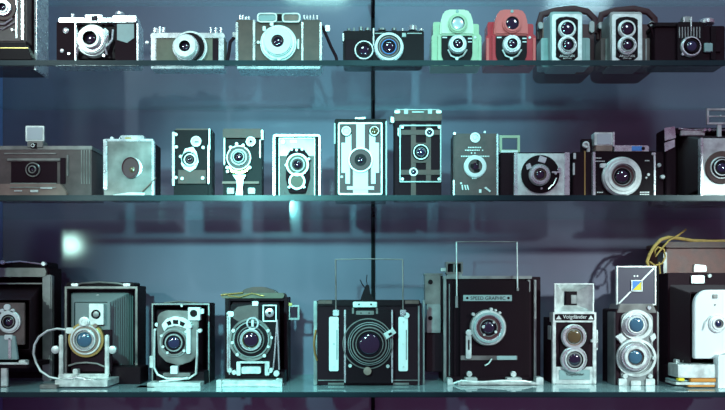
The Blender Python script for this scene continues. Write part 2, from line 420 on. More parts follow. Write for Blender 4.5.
# 3 chrome topped 35 with grey leather
k = K('rangefinder_camera', 'low chrome camera with grey-green leather and a big double-ringed lens', 1, 187, Y1)
k.b('olive').rbox(151, 36, 224, 66, (1, 1, 5, 5), -14, 0, .4).done('body')
k.b('chrome').rbox(150.5, 33, 224.5, 38, (2.5, 2.5, .5, .5), -14, .8, .5).box(150.8, 37, 156, 66, -14, .9, .6).box(218.5, 37, 223.8, 66, -14, .5, .4).box(151, 65, 224, 69, -14, .6, .4).done('top_plate')
b = k.b('chrome')
for u, r, v in ((155.5, 2.6, 28.5), (160, 1.6, 27), (164, 1.8, 28), (211, 1, 27.5), (216, 1.6, 28.5), (221, 1.4, 28)): b.vcyl(u, v, 33.2, r, -6)
b.done('knob')
k.b('leather').box(212.5, 38.5, 218.5, 65, 0, .5, .2).done('dark_strip')
lens(k, 190, 47.5, 0, [(17, 2.5, 'silver'), (15.5, 3.5, 'chrome'), (14.6,)], ('black', .3), 'lens_mount')
lens(k, 184.5, 46, 2.2, [(13.2, 6, 'chrome'), (11.8, 8, 'silver'), (11, 9, 'silver'), (5.6, 6.5, 'black'), (4,)])
k.b('chrome', 0).box(144.5, 40, 148, 43, -6, -2, .5).done('strap_lug')

# 4 big square camera
k = K('focal_plane_camera', 'tall boxy camera with brown panels, silver ribs and a wide pale lens', 1, 278.5, Y1)
k.b('taupe').rbox(236, 20, 254, 66, (2, 0, 0, 3), -20, 0, .3).rbox(302, 20, 321, 66, (0, 2, 3, 0), -20, 0, .3).box(254, 22, 302, 66, -20, -1, .3).done('body')
k.b('chrome').box(235.5, 22, 238, 66, -20, 1.4, .5).box(252.7, 20, 255, 66, -2, 1.8, .5).box(301.4, 22, 303.2, 66, -2, 1.8, .4).box(319.5, 22, 321.8, 66, -20, 1.4, .5).box(237, 66, 320, 69, -20, .8, .4).done('rib')
b = k.b('dullmetal').rbox(257, 13, 300, 22.5, 4, -12, 1, .3).m('silver').frame(257, 13, 277, 22.5, 1.3, .8, 2, 3.5).frame(282, 13, 300.5, 22.5, 1.3, .8, 2, 3.5).m('black').box(277, 14, 282, 21, .8, 1.6, .3)
b.m('greyblue').rbox(259, 15, 275, 20.5, 2, .9, 1.4).m('tan').rbox(284, 15, 298, 20.5, 2, .9, 1.4); b.done('viewfinder')
b = k.b('chrome')
for u in (240, 243, 246, 249): b.vcyl(u, 15.5 if u < 245 else 17, 20.2, 1.3, -6)
for u in (304, 307, 310, 313.5, 317): b.vcyl(u, 15.5, 20.2, 1.25, -6)
b.done('knob')
lens(k, 277.5, 41, -1, [(18.5, 3, 'silver'), (17, 5, 'silver'), (14.5, 7, 'silver'), (13.5, 9, 'enamel'), (6.3, 6.5, 'maroon'), (4.8,)], ('lensglass', 1.4))
k.b('silver').box(262.5, 26, 265.5, 31, -1, 3, .5).disc(272, 25.5, 2, -1, 3).disc(258.5, 43, 1.6, -1, 1.6).box(297.5, 39, 299, 49, -1, 1, .3).prism([(276, 58), (281, 58), (279, 63)], 1, 5, .2).done('lever')
k.b('leather', -3).tube([(322, 26, -4), (326, 35, -3), (331, 47, -3), (336, 57, -2), (338, 66, -2)], 2.0, 8, flat=.8).m('chrome').rbox(325.5, 26, 330, 32.5, 1, -4, -1, .4).done('strap')
k.b('leather', -3).tube([(234, 36, -6), (230, 42, -4), (229, 52, -3), (226.5, 66, -3)], 1.7, 8).m('chrome').box(232.5, 32, 235.5, 37, -6, -3, .5).done('strap')

# 5, 6 pair of black cameras
k = K('rangefinder_camera', 'small black camera with a thin crescent-bright lens rim, left of a pair', 1, 357, Y1+.005)
k.b('black').rbox(343, 31, 372.3, 67, (2, 1, 1, 4), -14, 0, .4).m('chrome').box(342.5, 33, 344, 41, -8, 1, .4).done('body')
b = k.b('dullmetal')
for u, r, v in ((349, 2, 29), (354, 1.2, 28.2), (361, 2.4, 27.5), (367.5, 3, 28.5)): b.vcyl(u, v, 31.3, r, -6, 20, .06)
b.done('knob')
k.b('leather').box(345, 40, 371, 66, 0, .6, .3).done('leather_panel')
lens(k, 364, 50, 0, [(9.6, 3, 'chrome'), (8.3, 3, 'black'), (6.2, 2.2, 'leather'), (5,)], ('lensglass', .7))
k = K('rangefinder_camera', 'black camera with a bright chrome ringed lens, right of a pair', 1, 399, Y1)
k.b('black').rbox(373.3, 31, 424, 66, (1, 2, 5, 1), -14, 0, .5).m('chrome').box(372.9, 28, 374.2, 46, -4, .8, .3).done('body')
b = k.b('dullmetal').vcyl(382, 29, 31.3, 4, -6, 24, .05).vcyl(394, 28.5, 31.3, 2.5, -6).m('chrome').vcyl(402.5, 29, 31.3, 1.6, -6).vcyl(412.5, 26.5, 31.3, 4.6, -6, 28, .05).vcyl(421, 29, 31.3, 2, -6)
b.done('knob')
k.b('dullmetal').box(402, 33, 406, 37, 0, .8, .3).box(407, 33, 422, 34, 0, .5, .1).box(375, 33, 386, 34, 0, .5, .1).done('top_trim')
lens(k, 389, 46.5, 0, [(14.8, 4, 'chrome'), (14, 6, 'enamel'), (11.6, 5, 'maroon'), (10.2, 5.3, 'dullmetal'), (9.6, 5, 'maroon'), (7.6, 5.6, 'blue'), (6.8, 4.6, 'black'), (5.4,)])

# 7, 8 reflex box cameras (mint, red)
def hooded(uc, body, front, dark, lab, side):
    k = K('reflex_camera', lab, 1, uc, Y1)
    x = lambda d: uc+d
    k.b(body).rbox(x(-25.5), 34, x(24.5), 66, (4, 4, 2, 2), -26, -4, .6).rbox(x(-24), 22, x(-16), 36, 2, -22, -6, .5).rbox(x(15), 24, x(22), 36, 2, -22, -6, .5).m(side).box(x(-25), 38, x(-22.5), 66, -4, -2.6, .4).box(x(21.5), 38, x(24), 66, -4, -2.6, .4).done('body')
    k.b('palemint' if front == 'mint' else front).prism([(x(-17), 35), (x(-16.5), 22), (x(-13.5), 12), (x(-9), 9.2), (x(9), 9.2), (x(13.5), 12), (x(16.5), 22), (x(17), 35)], -24, 2, 1.4).done('viewfinder_hood')
    k.b(body).rbox(x(-19), 34.5, x(19), 66, (1, 1, 5, 5), -6, 0, .6).done('front_panel')
    k.b('black').rbox(x(-15.5), 36, x(15.5), 66, (1, 1, 13, 13), 0, 1.6, .4).done('shutter_housing')
    lens(k, x(1), 23, 2, [(9.8, 2, front), (8.6, 3, front), (6.6, 2, 'greyhide' if body == 'mint' else 'maroon'), (6.2,)], ('mirror' if body == 'mint' else 'lensglass', .9), 'viewing_lens')
    lens(k, x(1), 43.5, 1.6, [(9.5, 2, 'dullmetal'), (8.8, 4.5, 'chrome'), (6.6, 5, 'silver'), (5.2, 4.2, 'black'), (4,)], name='taking_lens')
    k.b('silver').tube([(x(-9), 50, 3), (x(-6), 56, 3), (x(0), 58.5, 3), (x(6), 56, 3), (x(10), 50, 3)], .9).box(x(-1.5), 57, x(1.5), 60, 1.6, 4, .4).done('focus_arc')
    k.b('enamel').box(x(-14.5), 37, x(-10), 38.2, 1.6, 2, 0).box(x(11), 38, x(15), 39.2, 1.6, 2, 0).box(x(11), 41.5, x(15), 42.5, 1.6, 2, 0).disc(x(18), 38, 1.3, 0, 1).done('marks')
    k.b('greyblue').disc(uc, 12.5, 1.6, 2, 2.5).done('badge')
hooded(457, 'mint', 'mint', 'black', 'pale mint green reflex camera with round viewing lens in a raised hood', 'mint')
hooded(511.5, 'red', 'salmon', 'black', 'red reflex camera with round viewing lens in a raised hood', 'salmon')

# 9, 10 twin lens cameras with cases behind
def twin(uc, lab, caselab, dx, body, wing):
    k = K('leather_camera_case', caselab, 1, uc-2, Y1+.085, cat='camera case', group='leather cases behind the twin lens cameras')
    x = lambda d: uc+d
    k.b('maroon').rbox(x(-27), 24, x(27), 74, 7, -30, 0, 1).done('case_body')
    k.b('tan').rbox(x(-25), 22, x(-14), 44, 2, 0, 1.5, .5).done('flap')
    k.b('maroon').tube([(x(-28), 40, -6), (x(-28.5), 25, -6), (x(-26), 15, -6), (x(-12), 11, -6), (x(6), 9, -6), (x(20), 12, -6), (x(27), 19, -6), (x(27.5), 34, -6)], 2.2, 8, flat=1.6).done('strap')
    k.b('dullmetal').rbox(x(-29), 22, x(-24.5), 29, 2, -4, 2, .6).rbox(x(22), 21, x(27), 33, 2.5, -4, 2, .6).done('strap_stud')
    k = K('twin_lens_camera', lab, 1, uc, Y1)
    k.b(wing).rbox(x(-26.5), 38, x(22.5), 67, 2, -26, -10, .6).m(body).box(x(-22), 39, x(-20.5), 66, -10, -9.4, .2).box(x(18), 39, x(19.5), 66, -10, -9.4, .2).done('body')
    k.b(body).prism([(x(-17.5), 13), (x(-15), 11.6), (x(12.5), 11.6), (x(15), 13), (x(15.5), 66), (x(-16.5), 66)], -24, 0, .8).done('front_box')
    k.b('silver').rbox(x(-15.5), 14, x(14.5), 66, 2.5, 0, 1.2, .5).done('front_frame')
    k.b('black').prism([(x(-11.5), 20), (x(-8), 17.6), (x(-1), 16.6), (x(6.5), 17.6), (x(10.5), 20), (x(10.5), 57), (x(7), 60), (x(0), 61), (x(-7), 60), (x(-11.5), 57)], 1.2, 1.8, .2).done('face_panel')
    lens(k, x(0), 28.5, 1.8, [(9, 1.6, 'silver'), (8, 2.6, 'silver'), (6.6, 1.8, 'black'), (6.2,)], ('lensglass', 1.6), 'viewing_lens')
    lens(k, x(.6), 44.5, 1.8, [(9.4, 2.4, 'silver'), (8.3, 3.4, 'chrome'), (7.2, 4, 'dullmetal'), (5.8, 3, 'black'), (4.8,)], ('lensglass', 1.4), 'taking_lens')
    k.text('ARGOFLEX', x(-8), 54.8, x(7.5), 57.2, 1.9, 'silver'); k.text('SEVENTY-FIVE', x(-4.5), 58, x(4), 59.2, 1.9, 'silver')
twin(567.5, 'grey twin lens camera standing just right of the red reflex camera', 'dark leather camera case with metal studs behind the twin lens camera nearest the red one', 0, 'greyblue', 'greyblue')
twin(627.5, 'grey twin lens camera with brownish sides, the one farther right on the top shelf', 'dark leather camera case behind the twin lens camera farther from the red one', 0, 'dullmetal', 'greyhide')

# 11 dark camera at the right
k = K('plate_camera', 'dark camera at the right end of the top shelf with a small finder', 1, 692, Y1)
k.b('leather').rbox(655, 26, 725, 66, 2, -22, -3, .6).m('black').box(655, 22.5, 704, 26.5, -22, -1, .4).done('body')
b = k.b('black').rbox(677.5, 22, 703, 66, 1.5, -4, 1, .5).m('dullmetal')
for i in range(8): b.box(679+i*2.9, 27, 680+i*2.9, 38, 1, 1.5, .1)
b.done('front_panel')
k.b('dullmetal').box(683, 16.5, 692.5, 22.5, -6, 0, .4).m('chrome').box(690.8, 17, 692, 31, 0, 1.8, .3).box(683.5, 17.5, 685, 22, 0, .5, .2).done('finder')
k.b('chrome').vcyl(706, 20.5, 25, 7.5, -8, 32, .04).done('film_knob')
k.b('black').rbox(711, 26, 716, 60, 1, -4, -1, .5).m('greyblue').box(704.5, 43, 713, 52, -3, -.6, .4).m('leather').box(714, 43, 721, 52, -3, -1.4, .4).done('back_latch')
lens(k, 692, 46, 1, [(10.5, 1.6, 'dullmetal'), (9.6, 3, 'chrome'), (8.4, 2, 'black'), (6.5, 3.2, 'black'), (5.2,)], ('lensblue', 1.4))
k.b('chrome').box(681, 61, 692.5, 64.5, 1, 2, .4).disc(682, 55, 1.5, 1, 2.5).done('name_tag')
k.b('leather').tube([(654, 40, -8), (652, 30, -6), (648, 25, -6), (652, 23, -6), (657, 26, -8)], 1.2).done('strap')

# ------------------------------------------------------------------ MIDDLE SHELF
Y2 = .05
# 1 wide stereo camera
k = K('stereo_camera', 'wide grained grey box camera with a flip-up mirror finder on top', 2, 40, Y2)
k.b('greyhide').rbox(-12, 147, 91.5, 203, 2, -30, 0, .6).done('body')
b = k.b('steel').box(-12, 146, 92, 150, -30, .5, .4)
for i in range(4): b.box(81+i*2.6, 150, 82+i*2.6, 184, 0, .5, .1)
b.box(66.5, 155, 68.5, 176, 0, 1, .3).box(7, 158.5, 60, 161, 0, 1.6, .4).box(10, 183, 56, 184.5, 0, 1.4, .3).box(4, 153, 56, 154.4, 0, .8, .3); b.done('trim')
k.b('leather').box(60, 158, 65.5, 184, 0, .7, .3).box(11, 162, 57, 183, -.5, .4, .2).done('recess')
k.b('tan').prism([(-12, 184), (60, 184), (66, 192), (66, 203), (-12, 203)], 0, 5, .5).m('steel').box(10, 187, 56, 188.2, 5, 5.6, .2).m('silver').box(30, 190, 38, 192.4, 5, 6, .3).box(14, 190.5, 22, 191.6, 5, 5.6, .2).box(40, 187.5, 52, 189, 5, 6, .3).done('drop_bed')
lens(k, 32, 169.5, .4, [(7.4, 1.4, 'steel'), (6.2, 2, 'black'), (4, 2.6, 'steel'), (2.8, 1.6, 'black'), (2.2,)])
k.b('silver').rbox(25.5, 126, 44, 141.5, 1, -9, -7, .4).m('mirror').box(27, 127.5, 42.5, 140, -7, -6.8, .1).done('mirror_finder')
k.b('steel').box(27, 141, 43, 148, -9, 1, .5).m('black').box(30.5, 143, 36.5, 148.5, 1, 1.6, .2).m('silver').ring(33.6, 146, 2, 1.2, 1.4, 2).done('finder_base')
# 2 metal box camera
k = K('box_camera', 'plain grey metal box camera with one dark round opening', 2, 130, Y2)
k.b('leather').box(104.5, 142, 153, 203, -26, -1, .6).done('body')
k.b('steel').box(104, 140.5, 153, 203, -1, 0, .3).done('front_plate')
k.b('chrome').box(103, 139, 107, 190, -3, 1.2, .6).box(103, 139, 153, 141.5, -4, .6, .5).box(151.5, 141, 154, 203, -4, 1, .5).done('edge_trim')
k.b('chrome').rbox(120, 135.5, 144, 140, 1.8, -10, -3, .5).m('brass').rbox(125, 137.5, 131, 141, .5, -3, -1, .3).m('chrome').disc(110.5, 137.8, 1.8, -6, -3).disc(119, 138, 1.4, -6, -3).done('top_fitting')
k.b('chrome', 0).lathe(133.2, 168, [(9, 0), (9, .5), (8, .7), (0, .7)], 36, 0, sq=1.1).done('light_crescent')  # pale chrome disc imitates the crescent of light right of the opening
k.b('maroon').lathe(131, 168, [(9, 0), (9, 1.6), (8.6, 1.8), (7.6, .9), (0, .8)], 40, 0, ['black', 'dullmetal', 'maroon', 'maroon'], sq=1.22).done('opening')
k.b('lensgold', 0).lathe(132.5, 170, [(3, .8), (2.2, 1.4), (0, 1.8)], 20, 0).done('lens_glass')
k.b('silver').prism([(113, 195), (130, 192.5), (145, 193), (144, 196), (114, 198)], 0, .5, 0).done('worn_label')
k.b('tan').tube([(142, 192, 1), (148, 186, 1.2), (156, 178, .5)], .7).done('carrying_cord')
# 3 vest pocket
k = K('vest_pocket_camera', 'narrow black folding camera with six rivets and a pale shutter plate', 2, 192, Y2)
k.b('black').box(173.5, 130, 212, 203, -14, -1, .7).m('brownhide').box(175, 128.5, 211, 134, -13, -2, .8).done('body')
k.b('chrome').box(172, 132, 174.5, 186, -6, 1, .4).box(208.5, 128.5, 210, 150, -2, 1.2, .4).box(207.5, 145, 209.3, 184, -2, 1.2, .4).done('strut')
k.b('black').rbox(176, 134, 207, 184, 1, -1, .6, .3).m('brownhide').box(178, 170, 206, 184, .6, 1, .2).done('front_plate')
b = k.b('silver')
for u, v in ((176.5, 135), (176.8, 147.5), (203.5, 148), (176.3, 178), (182.5, 179), (203, 178.5), (181, 157)): b.disc(u, v, 1.7, .4, 1.8, 14)
b.done('rivet')
k.b('silver').prism([(185, 149), (193, 147), (196.5, 152), (198.5, 162), (196, 168), (190, 172), (184, 169), (181, 164), (182, 156)], .6, 1.6, 0).m('dullmetal').ring(189.5, 159.5, 8, 7, 1.5, 2.2).m('silver').disc(187.5, 150.5, 1.7, 1.6, 2.6).disc(193, 152, 1.5, 1.6, 2.6).disc(184, 166, 1.4, 1.6, 2.6).disc(195.5, 165, 1.5, 1.6, 2.6).disc(190.5, 170, 1.5, 1.6, 2.6).done('shutter_plate')
k.b('silver').ring(196.5, 142, 5.4, 4, .6, 2).m('enamel').disc(196.5, 142, 4, .6, 1.3).m('black').box(194.6, 141.5, 198.6, 142.6, 1.2, 1.6, .1).done('winding_disc')
lens(k, 189.5, 159.5, 2, [(6.2, 1, 'silver'), (4.8, 1.8, 'black'), (3.6, 1, 'maroon'), (2.4,)])
k.b('black').box(184, 186, 208, 200, -1, 0, .3).done('lower_leather')
# 4
k = K('vest_pocket_camera', 'narrow folding camera with brown leather top and a brass crescent below its lens', 2, 242, Y2)
k.b('black').box(223, 136, 262, 203, -14, -1, .6).m('brownhide').box(222.5, 128.5, 262.5, 139, -14, 0, 1).done('body')
k.b('silver').box(223.6, 138, 225, 165, -1, 1, .3).box(259.3, 140, 260.6, 158, -1, 1, .3).box(261, 130, 263.2, 140, -5, .5, .4).done('strut')
k.b('dullmetal').disc(239, 158, 12.5, -1, .5).m('silver').ring(239, 158, 12.4, 11.2, .4, 1.4).m('greyhide').disc(239, 158, 11, .4, .9).done('shutter')
b = k.b('silver')
for u, v in ((231, 148), (237, 144.5), (243.5, 146), (227.5, 168), (250, 168), (228, 172)): b.disc(u, v, 1.7, .4, 2, 14)
b.done('screw')
k.b('silver').ring(251, 142, 5, 3.6, -1, 1.6).m('enamel').disc(251, 142, 3.6, -1, 1).m('black').disc(251, 142, 1.2, 1, 1.3).done('winding_disc')
k.b('brass').prism([(228.5, 166), (233, 170), (239, 171.5), (245, 170), (250, 166), (247, 172), (240, 174.5), (231, 172.5)], .5, 2.4, 0).done('scale_plate')
lens(k, 238.5, 157, .5, [(8.4, 1.4, 'dullmetal'), (6.8, 1.8, 'greyhide'), (5.8, 2.6, 'dullmetal'), (4.8, 2, 'black'), (3.6,)])
k.b('silver').prism([(232.5, 175), (246, 175), (243.5, 180), (242.5, 188), (243, 196), (235.5, 196), (237, 186), (236, 180)], -1, 3, 0).done('front_support')
k.b('tan').box(222, 181.5, 259, 184, -1, 1.4, .3).m('dullmetal').box(227, 188, 234, 194, -1, 1, .3).box(248, 188, 255, 194, -1, 1, .3).done('crossbar')
# 5
k = K('folding_camera', 'short folding camera with slim chrome frame and a pear-shaped lens assembly', 2, 296, Y2)
k.b('black').rbox(275, 136, 319, 203, (2, 2, 0, 0), -12, -2, .5).done('body')
k.b('chrome').frame(273, 134.5, 320.5, 205, 2, -12, 0, 2.5).m('black').frame(276, 136.5, 317.5, 205, 1.2, -3, 0, 1).m('silver').frame(278.8, 138, 315, 205, .8, -3, .3, .5).done('edge_frame')
k.b('steel').box(279.5, 139, 314.5, 156, -2, -.8, .2).m('greyhide').box(279.5, 156, 314.5, 203, -2, -1.2, .2).done('face_plate')
k.b('silver').disc(283, 142, 2.4, -1, .4).box(290, 140, 297, 143, -1, 0, .3).done('stamped_mark')
k.b('leather', 3).prism([(291, 148), (303, 148), (309, 156), (309.5, 178), (305, 193), (289, 193), (285.5, 178), (286.5, 156)], -1.5, 2, .6).done('bellows')
k.b('silver', 3).ring(297.5, 165, 11.6, 9.6, 2, 4.2).ring(297, 181.5, 8.5, 6.5, 2, 3.8).m('olive').disc(297, 165, 9.6, 2, 3).disc(297, 181.5, 6.5, 2, 3.2).done('shutter')
b = k.b('silver')
for u, v in ((292, 150.5), (297, 151), (302.5, 150.5), (289.5, 188), (304.5, 188), (309, 160), (286.5, 166)): b.disc(u, v, 1.4, 2, 4.4, 12)
b.done('screw')
lens(k, 297.5, 164.5, 3, [(7.4, 2, 'dullmetal'), (6.2, 1.6, 'maroon'), (4.6, 2.6, 'black'), (3.6,)])
# 6 art deco box camera
k = K('box_camera', 'box camera with a white and maroon geometric face and big dark round lens', 2, 360.5, Y2)
k.b('black').rbox(334.5, 119, 387, 203, (2, 2, 0, 0), -38, 0, .6).m('dullmetal').box(334, 123, 335.4, 144, -6, 1, .4).box(385.6, 121, 387, 203, -4, .5, .3).done('body')
k.b('chrome').rbox(355, 117.4, 365.5, 119.8, .8, -16, -4, .3).m('dullmetal').vcyl(391, 117, 124, 1.8, -12).done('winder')
k.b('maroon').rbox(338, 122.5, 382.5, 195, 2, 0, .8, .2).m('silver').frame(338, 122.5, 382.5, 195, 1.6, .6, 1.4, 2).done('face_plate')
b = k.b('enamel', 1); zz = 0
for u0, v0, u1, v1 in ((356.3, 124, 364.7, 193.4), (353, 170, 368, 193.4), (345.5, 132, 351.3, 166), (369.3, 132, 375.3, 166), (341.5, 143, 348, 173), (372.5, 143, 379, 173),
                       (345.5, 160, 350, 184), (371, 160, 375.5, 184), (347, 186.5, 374, 190), (348, 152, 373, 155), (340.5, 176, 343, 178)):
    zz += .04; b.box(u0, v0, u1, v1, .8, 1.1+zz, 0)
b.done('face_pattern')
for u, gm in ((346.3, 'enamel'), (374.3, 'lensgold')):
    lens(k, u, 131, 1, [(5.6, .8, 'black'), (4.9, 1.4, 'silver'), (3.9, .8, gm), (3.3,)], (gm, .6), 'viewfinder')
lens(k, 360.5, 160, 1, [(12.6, 1.8, 'silver'), (11, 1.2, 'maroon'), (6, 1, 'black'), (3,)], ('lensglass', .5))
# 7 tartan plate camera
k = K('box_camera', 'tall black camera with a crossed brown strap pattern and corner-bolted metal frame', 2, 420.5, Y2)
k.b('leather').box(394.5, 115, 441.5, 203, -26, 0, .8).done('body')
k.b('brownhide').rbox(394, 110, 442, 121, 2, -26, .6, .8).m('dullmetal').box(396, 109.3, 440, 111, -20, -2, .4).m('silver').rbox(394.5, 110.5, 400, 113.5, 1, -2, 1.2, .4).rbox(436, 110.5, 441.5, 113.5, 1, -2, 1.2, .4).m('dullmetal').box(404, 109, 408, 114, 0, 1, .3).box(428, 109, 432, 114, 0, 1, .3).box(412, 111.5, 424, 112.8, .6, 1.2, .1).done('top_cover')
k.b('silver').rbox(390.8, 117, 394.2, 123, 1.4, -6, -1, .5).box(397.8, 128, 399, 136, 0, 1.4, .3).done('side_knob')
k.b('brownhide').box(411, 124, 416, 196, 0, 1, .2).box(426, 124, 431, 181, 0, 1, .2).box(400, 130, 441, 135, 0, 1.2, .2).box(400, 170, 441, 175, 0, 1.2, .2).box(413, 143, 428, 163, 0, 1.3, .2).done('strap_pattern')
k.b('dullmetal').frame(399.5, 125, 441.3, 182.5, 1.2, 0, 1.6, 1).done('metal_frame')
b = k.b('silver')
for u, v in ((402.3, 128), (438.8, 128), (402.3, 179.7), (438.8, 179.7)): b.disc(u, v, 1.6, 1, 2.6, 14)
b.done('corner_bolt')
for u, v in ((429.5, 132.5), (413.5, 172)): lens(k, u, v, 1, [(4.4, 1.2, 'silver'), (2.8, .8, 'black'), (2.2,)], ('lensblue', .5), 'finder_lens')
lens(k, 421, 152, 1.2, [(8.6, 1, 'black'), (7.8, 1.8, 'silver'), (6.8, 1.4, 'black'), (4.6, 2.2, 'dullmetal'), (4.2,)], ('lensblue', 1))
# 8 leather box
k = K('box_camera', 'dark brown leather box camera with a bright white lens ring and small round badge', 2, 475, Y2)
k.b('greyhide').box(453.5, 133.5, 498, 203, -22, 0, .9).done('body')
k.b('chrome').box(453, 180, 454.6, 203, -1, 1, .3).box(496.7, 134, 498.4, 203, -3, 1, .4).disc(454.5, 134, 1.5, -1, 1.2).disc(485, 132, 1.3, -3, -1).done('edge_trim')
k.b('silver').ring(475, 138, 5.2, 3.4, 0, 1.2).m('silver').disc(475, 138, 1.8, 0, 1).done('badge')
b = k.b('silver')
for u0, u1, v in ((468, 482, 147.6), (465, 485, 150.4), (471, 479, 153.2), (461, 490.5, 156.4), (472, 478.5, 178.6)):
    n = int((u1-u0)/1.7)
    for i in range(n):
        if random.random() < .85: b.box(u0+i*1.7, v-.55, u0+i*1.7+1.1, v+.55, 0, .35, 0)
b.done('embossed_line')
b = k.b('silver').disc(461, 183.5, 1.1, 0, .8)
for u, a in ((461.5, 0), (464, .8), (466.5, .8)): b.prism([(u, 185), (u+1.4, 185), (u+1.8+a, 190), (u+.6+a, 190)], 0, .5, 0)
b.box(479, 189.5, 481.5, 193, 0, .5, .1).prism([(484, 188), (486, 187), (491, 191), (490, 192.4)], 0, .5, 0); b.done('stamped_mark')
lens(k, 475.3, 166.5, 0, [(11.4, 1, 'silver'), (10.8, 1.6, 'enamel'), (7, .4, 'greyhide'), (4, .8, 'maroon'), (3.4,)], ('lensglass', .5))
k.b('black').rbox(476.5, 160, 479, 166, .8, .4, 1, .2).rbox(470.5, 164, 474, 168, 1, .4, 1, .2).rbox(474, 169, 480, 172, 1, .4, 1, .2).done('shutter_blade')
# 9 camera with frame finder
k = K('folding_camera', 'camera with pale metal face, black lens surround and square open frame finder', 2, 535, Y2)
k.b('leather').box(500.5, 152.5, 570, 203, -18, -6, .6).done('body')
k.b('silver').box(514.5, 153.5, 569.5, 203, -6, 0, .6).m('chrome').box(514.3, 153, 517.6, 203, -1, .6, .3).box(564.5, 152.5, 569.8, 203, -1, .8, .3).done('front_plate')
k.b('mint').frame(499.5, 135.5, 520, 152.5, 2.6, -12, -10).m('silver').box(501, 150.5, 518, 153, -13, -8, .3).done('frame_finder')
k.b('black').disc(540, 174.5, 19, 0, 1.6, 44).m('chrome').prism([(540, 155.5), (547, 158), (545, 163.5), (538, 161.5)], 1.6, 2.4, .2).prism([(526, 165), (530, 163), (532, 168), (527, 170)], 1.6, 2.2, .2).disc(558.5, 170, 1.8, 0, 3).disc(555, 174, 1.3, 1, 3).disc(541, 189, 1.1, 1, 2.4).box(552, 171.5, 561, 173, 1.4, 2.6, .2).tube([(556.5, 178, 2), (554, 184, 2), (548, 189.5, 2)], .8).done('shutter')
lens(k, 540.3, 174.5, 1.6, [(11, 2, 'dullmetal'), (9.6, 3.2, 'chrome'), (8.2, 4, 'chrome'), (6.4, 2.6, 'brownhide'), (4.6,)])
# 10 camera with big white lens
k = K('focal_plane_camera', 'black camera with wide pale lens ring and raised rectangular finder block', 2, 614, Y2)
k.b('leather').box(573, 152, 594, 203, -16, -3, .6).m('brass').box(584.3, 151, 585.6, 203, -3, -2.3, .2).done('folded_side')
k.b('black').rbox(594, 151.5, 655.5, 203, 1, -18, 0, .6).m('chrome').box(593, 152, 595.6, 203, -4, 1.2, .4).box(652, 152.5, 656, 155, -3, 1.2, .4).box(654, 154, 655.8, 203, -3, 1.2, .4).done('body')
k.b('silver').rbox(594.5, 132.5, 614.5, 145.5, .8, -12, -3, .5).m('mirror').box(597, 134, 611.5, 144.5, -3, -2.6, .1).m('chrome').box(613, 132, 614.8, 147, -3, -1.8, .3).m('tan').box(596, 145.5, 612.5, 151.5, -13, -2, .4).done('finder_block')
k.b('chrome').rbox(614.5, 145.5, 649, 151.8, (0, 2, 0, 0), -12, -1, .4).m('blue').box(632, 146.3, 642, 151, -1, -.6, .1).m('black').disc(643.5, 148.4, 1.7, -1, -.4).done('top_plate')
k.b('leather').box(582, 139, 592, 152, -14, -8, .4).m('silver').ring(588.3, 143.3, 3.5, 1.8, -8, -6).box(587, 146, 590, 152, -8, -6.6, .3).done('cable_socket')
k.b('silver').box(573.5, 153, 576, 159, -3, -2, .2).box(573, 163, 575, 175, -3, -2, .3).done('side_clip')
b = k.b('silver')
for u0, u1, v in ((595.5, 603, 158.2), (595.5, 606, 161.4), (597, 604, 192.5), (645, 651, 160.8), (640, 651, 192.4), (640, 650.5, 194.5)):
    for i in range(int((u1-u0)/1.6)): b.box(u0+i*1.6, v-.5, u0+i*1.6+1.2, v+.5, 0, .35, 0)
b.disc(648, 175, 1.5, 0, 1.6).disc(646, 178, 1, 0, 1.4); b.done('engraved_line')
k.b('silver').rbox(600.5, 163.5, 607, 168, 1, 0, 3, .5).done('release_lever')
lens(k, 623.5, 176, 0, [(19.8, 3, 'silver'), (18.6, 5.5, 'silver'), (15.5, 6.2, 'silver'), (12.3, 4.8, 'dullmetal'), (11, 4, 'maroon'), (9, 3.4, 'dullmetal'), (8.4, 3, 'black'), (7,)], ('lensglass', 2.4))
# 11 folding camera at right
k = K('folding_camera', 'large open folding camera with ribbed bellows at the right end of the middle shelf', 2, 715, .14)
k.b('leather').box(666, 128, 676, 210, -22, 0, .6).box(676, 128, 762, 134, -22, 0, .5).box(676, 134, 762, 210, -22, -18, .3).m('chrome').prism([(664.5, 128), (675, 126.5), (676, 138), (665, 141)], 0, 1, .3).prism([(664.5, 143), (675, 139.5), (675, 147), (665, 152)], 0, 1, .3).done('body')
k.b('bellows').bellows((678, 134, 756, 200), -16, (700, 138, 760, 190), 22, 9, 1.8).done('bellows')
k.b('silver', 0).box(680, 131, 704, 136, -2, 2, .5).m('chrome').tube([(678, 129, 1), (690, 130.5, 2), (705, 130, 2), (740, 132, 2)], .8).disc(703, 131, 1.6, 1, 4).disc(707.5, 131, 1.6, 1, 4).disc(712, 131, 1.4, 1, 4).done('top_rail')
k.b('silver', 26).box(701, 138, 760, 195, 22, 25, .6).m('chrome').box(700.5, 138, 702.8, 196, 21, 27, .5).done('front_standard')
k.b('brownhide', 27).disc(722.5, 167.5, 16.5, 25, 26.6, 44).done('shutter_plate')
lens(k, 722.5, 167.5, 26.6, [(11.2, 1, 'silver'), (10, 1.8, 'black'), (8.4, 2.4, 'silver'), (7.4, 1.6, 'black'), (4.8,)], ('lensblue', 1))
k.b('silver', 10).frame(707, 108.5, 740, 124.5, 2, 8, 10).m('clear').box(709, 110.5, 738, 122.5, 8.7, 9.2, 0).m('silver').box(709, 115.6, 738, 116.8, 8.5, 9.4, .1).disc(721, 116, 1.2, 8.5, 10).box(718, 124, 722, 140, 7, 9.5, .3).done('frame_finder')
k.b('black', 30).box(682, 196, 762, 205, 0, 34, .5).m('chrome').box(690, 197, 697, 199, 34, 35, .3).box(712, 197, 719, 199, 34, 35, .3).done('bed')
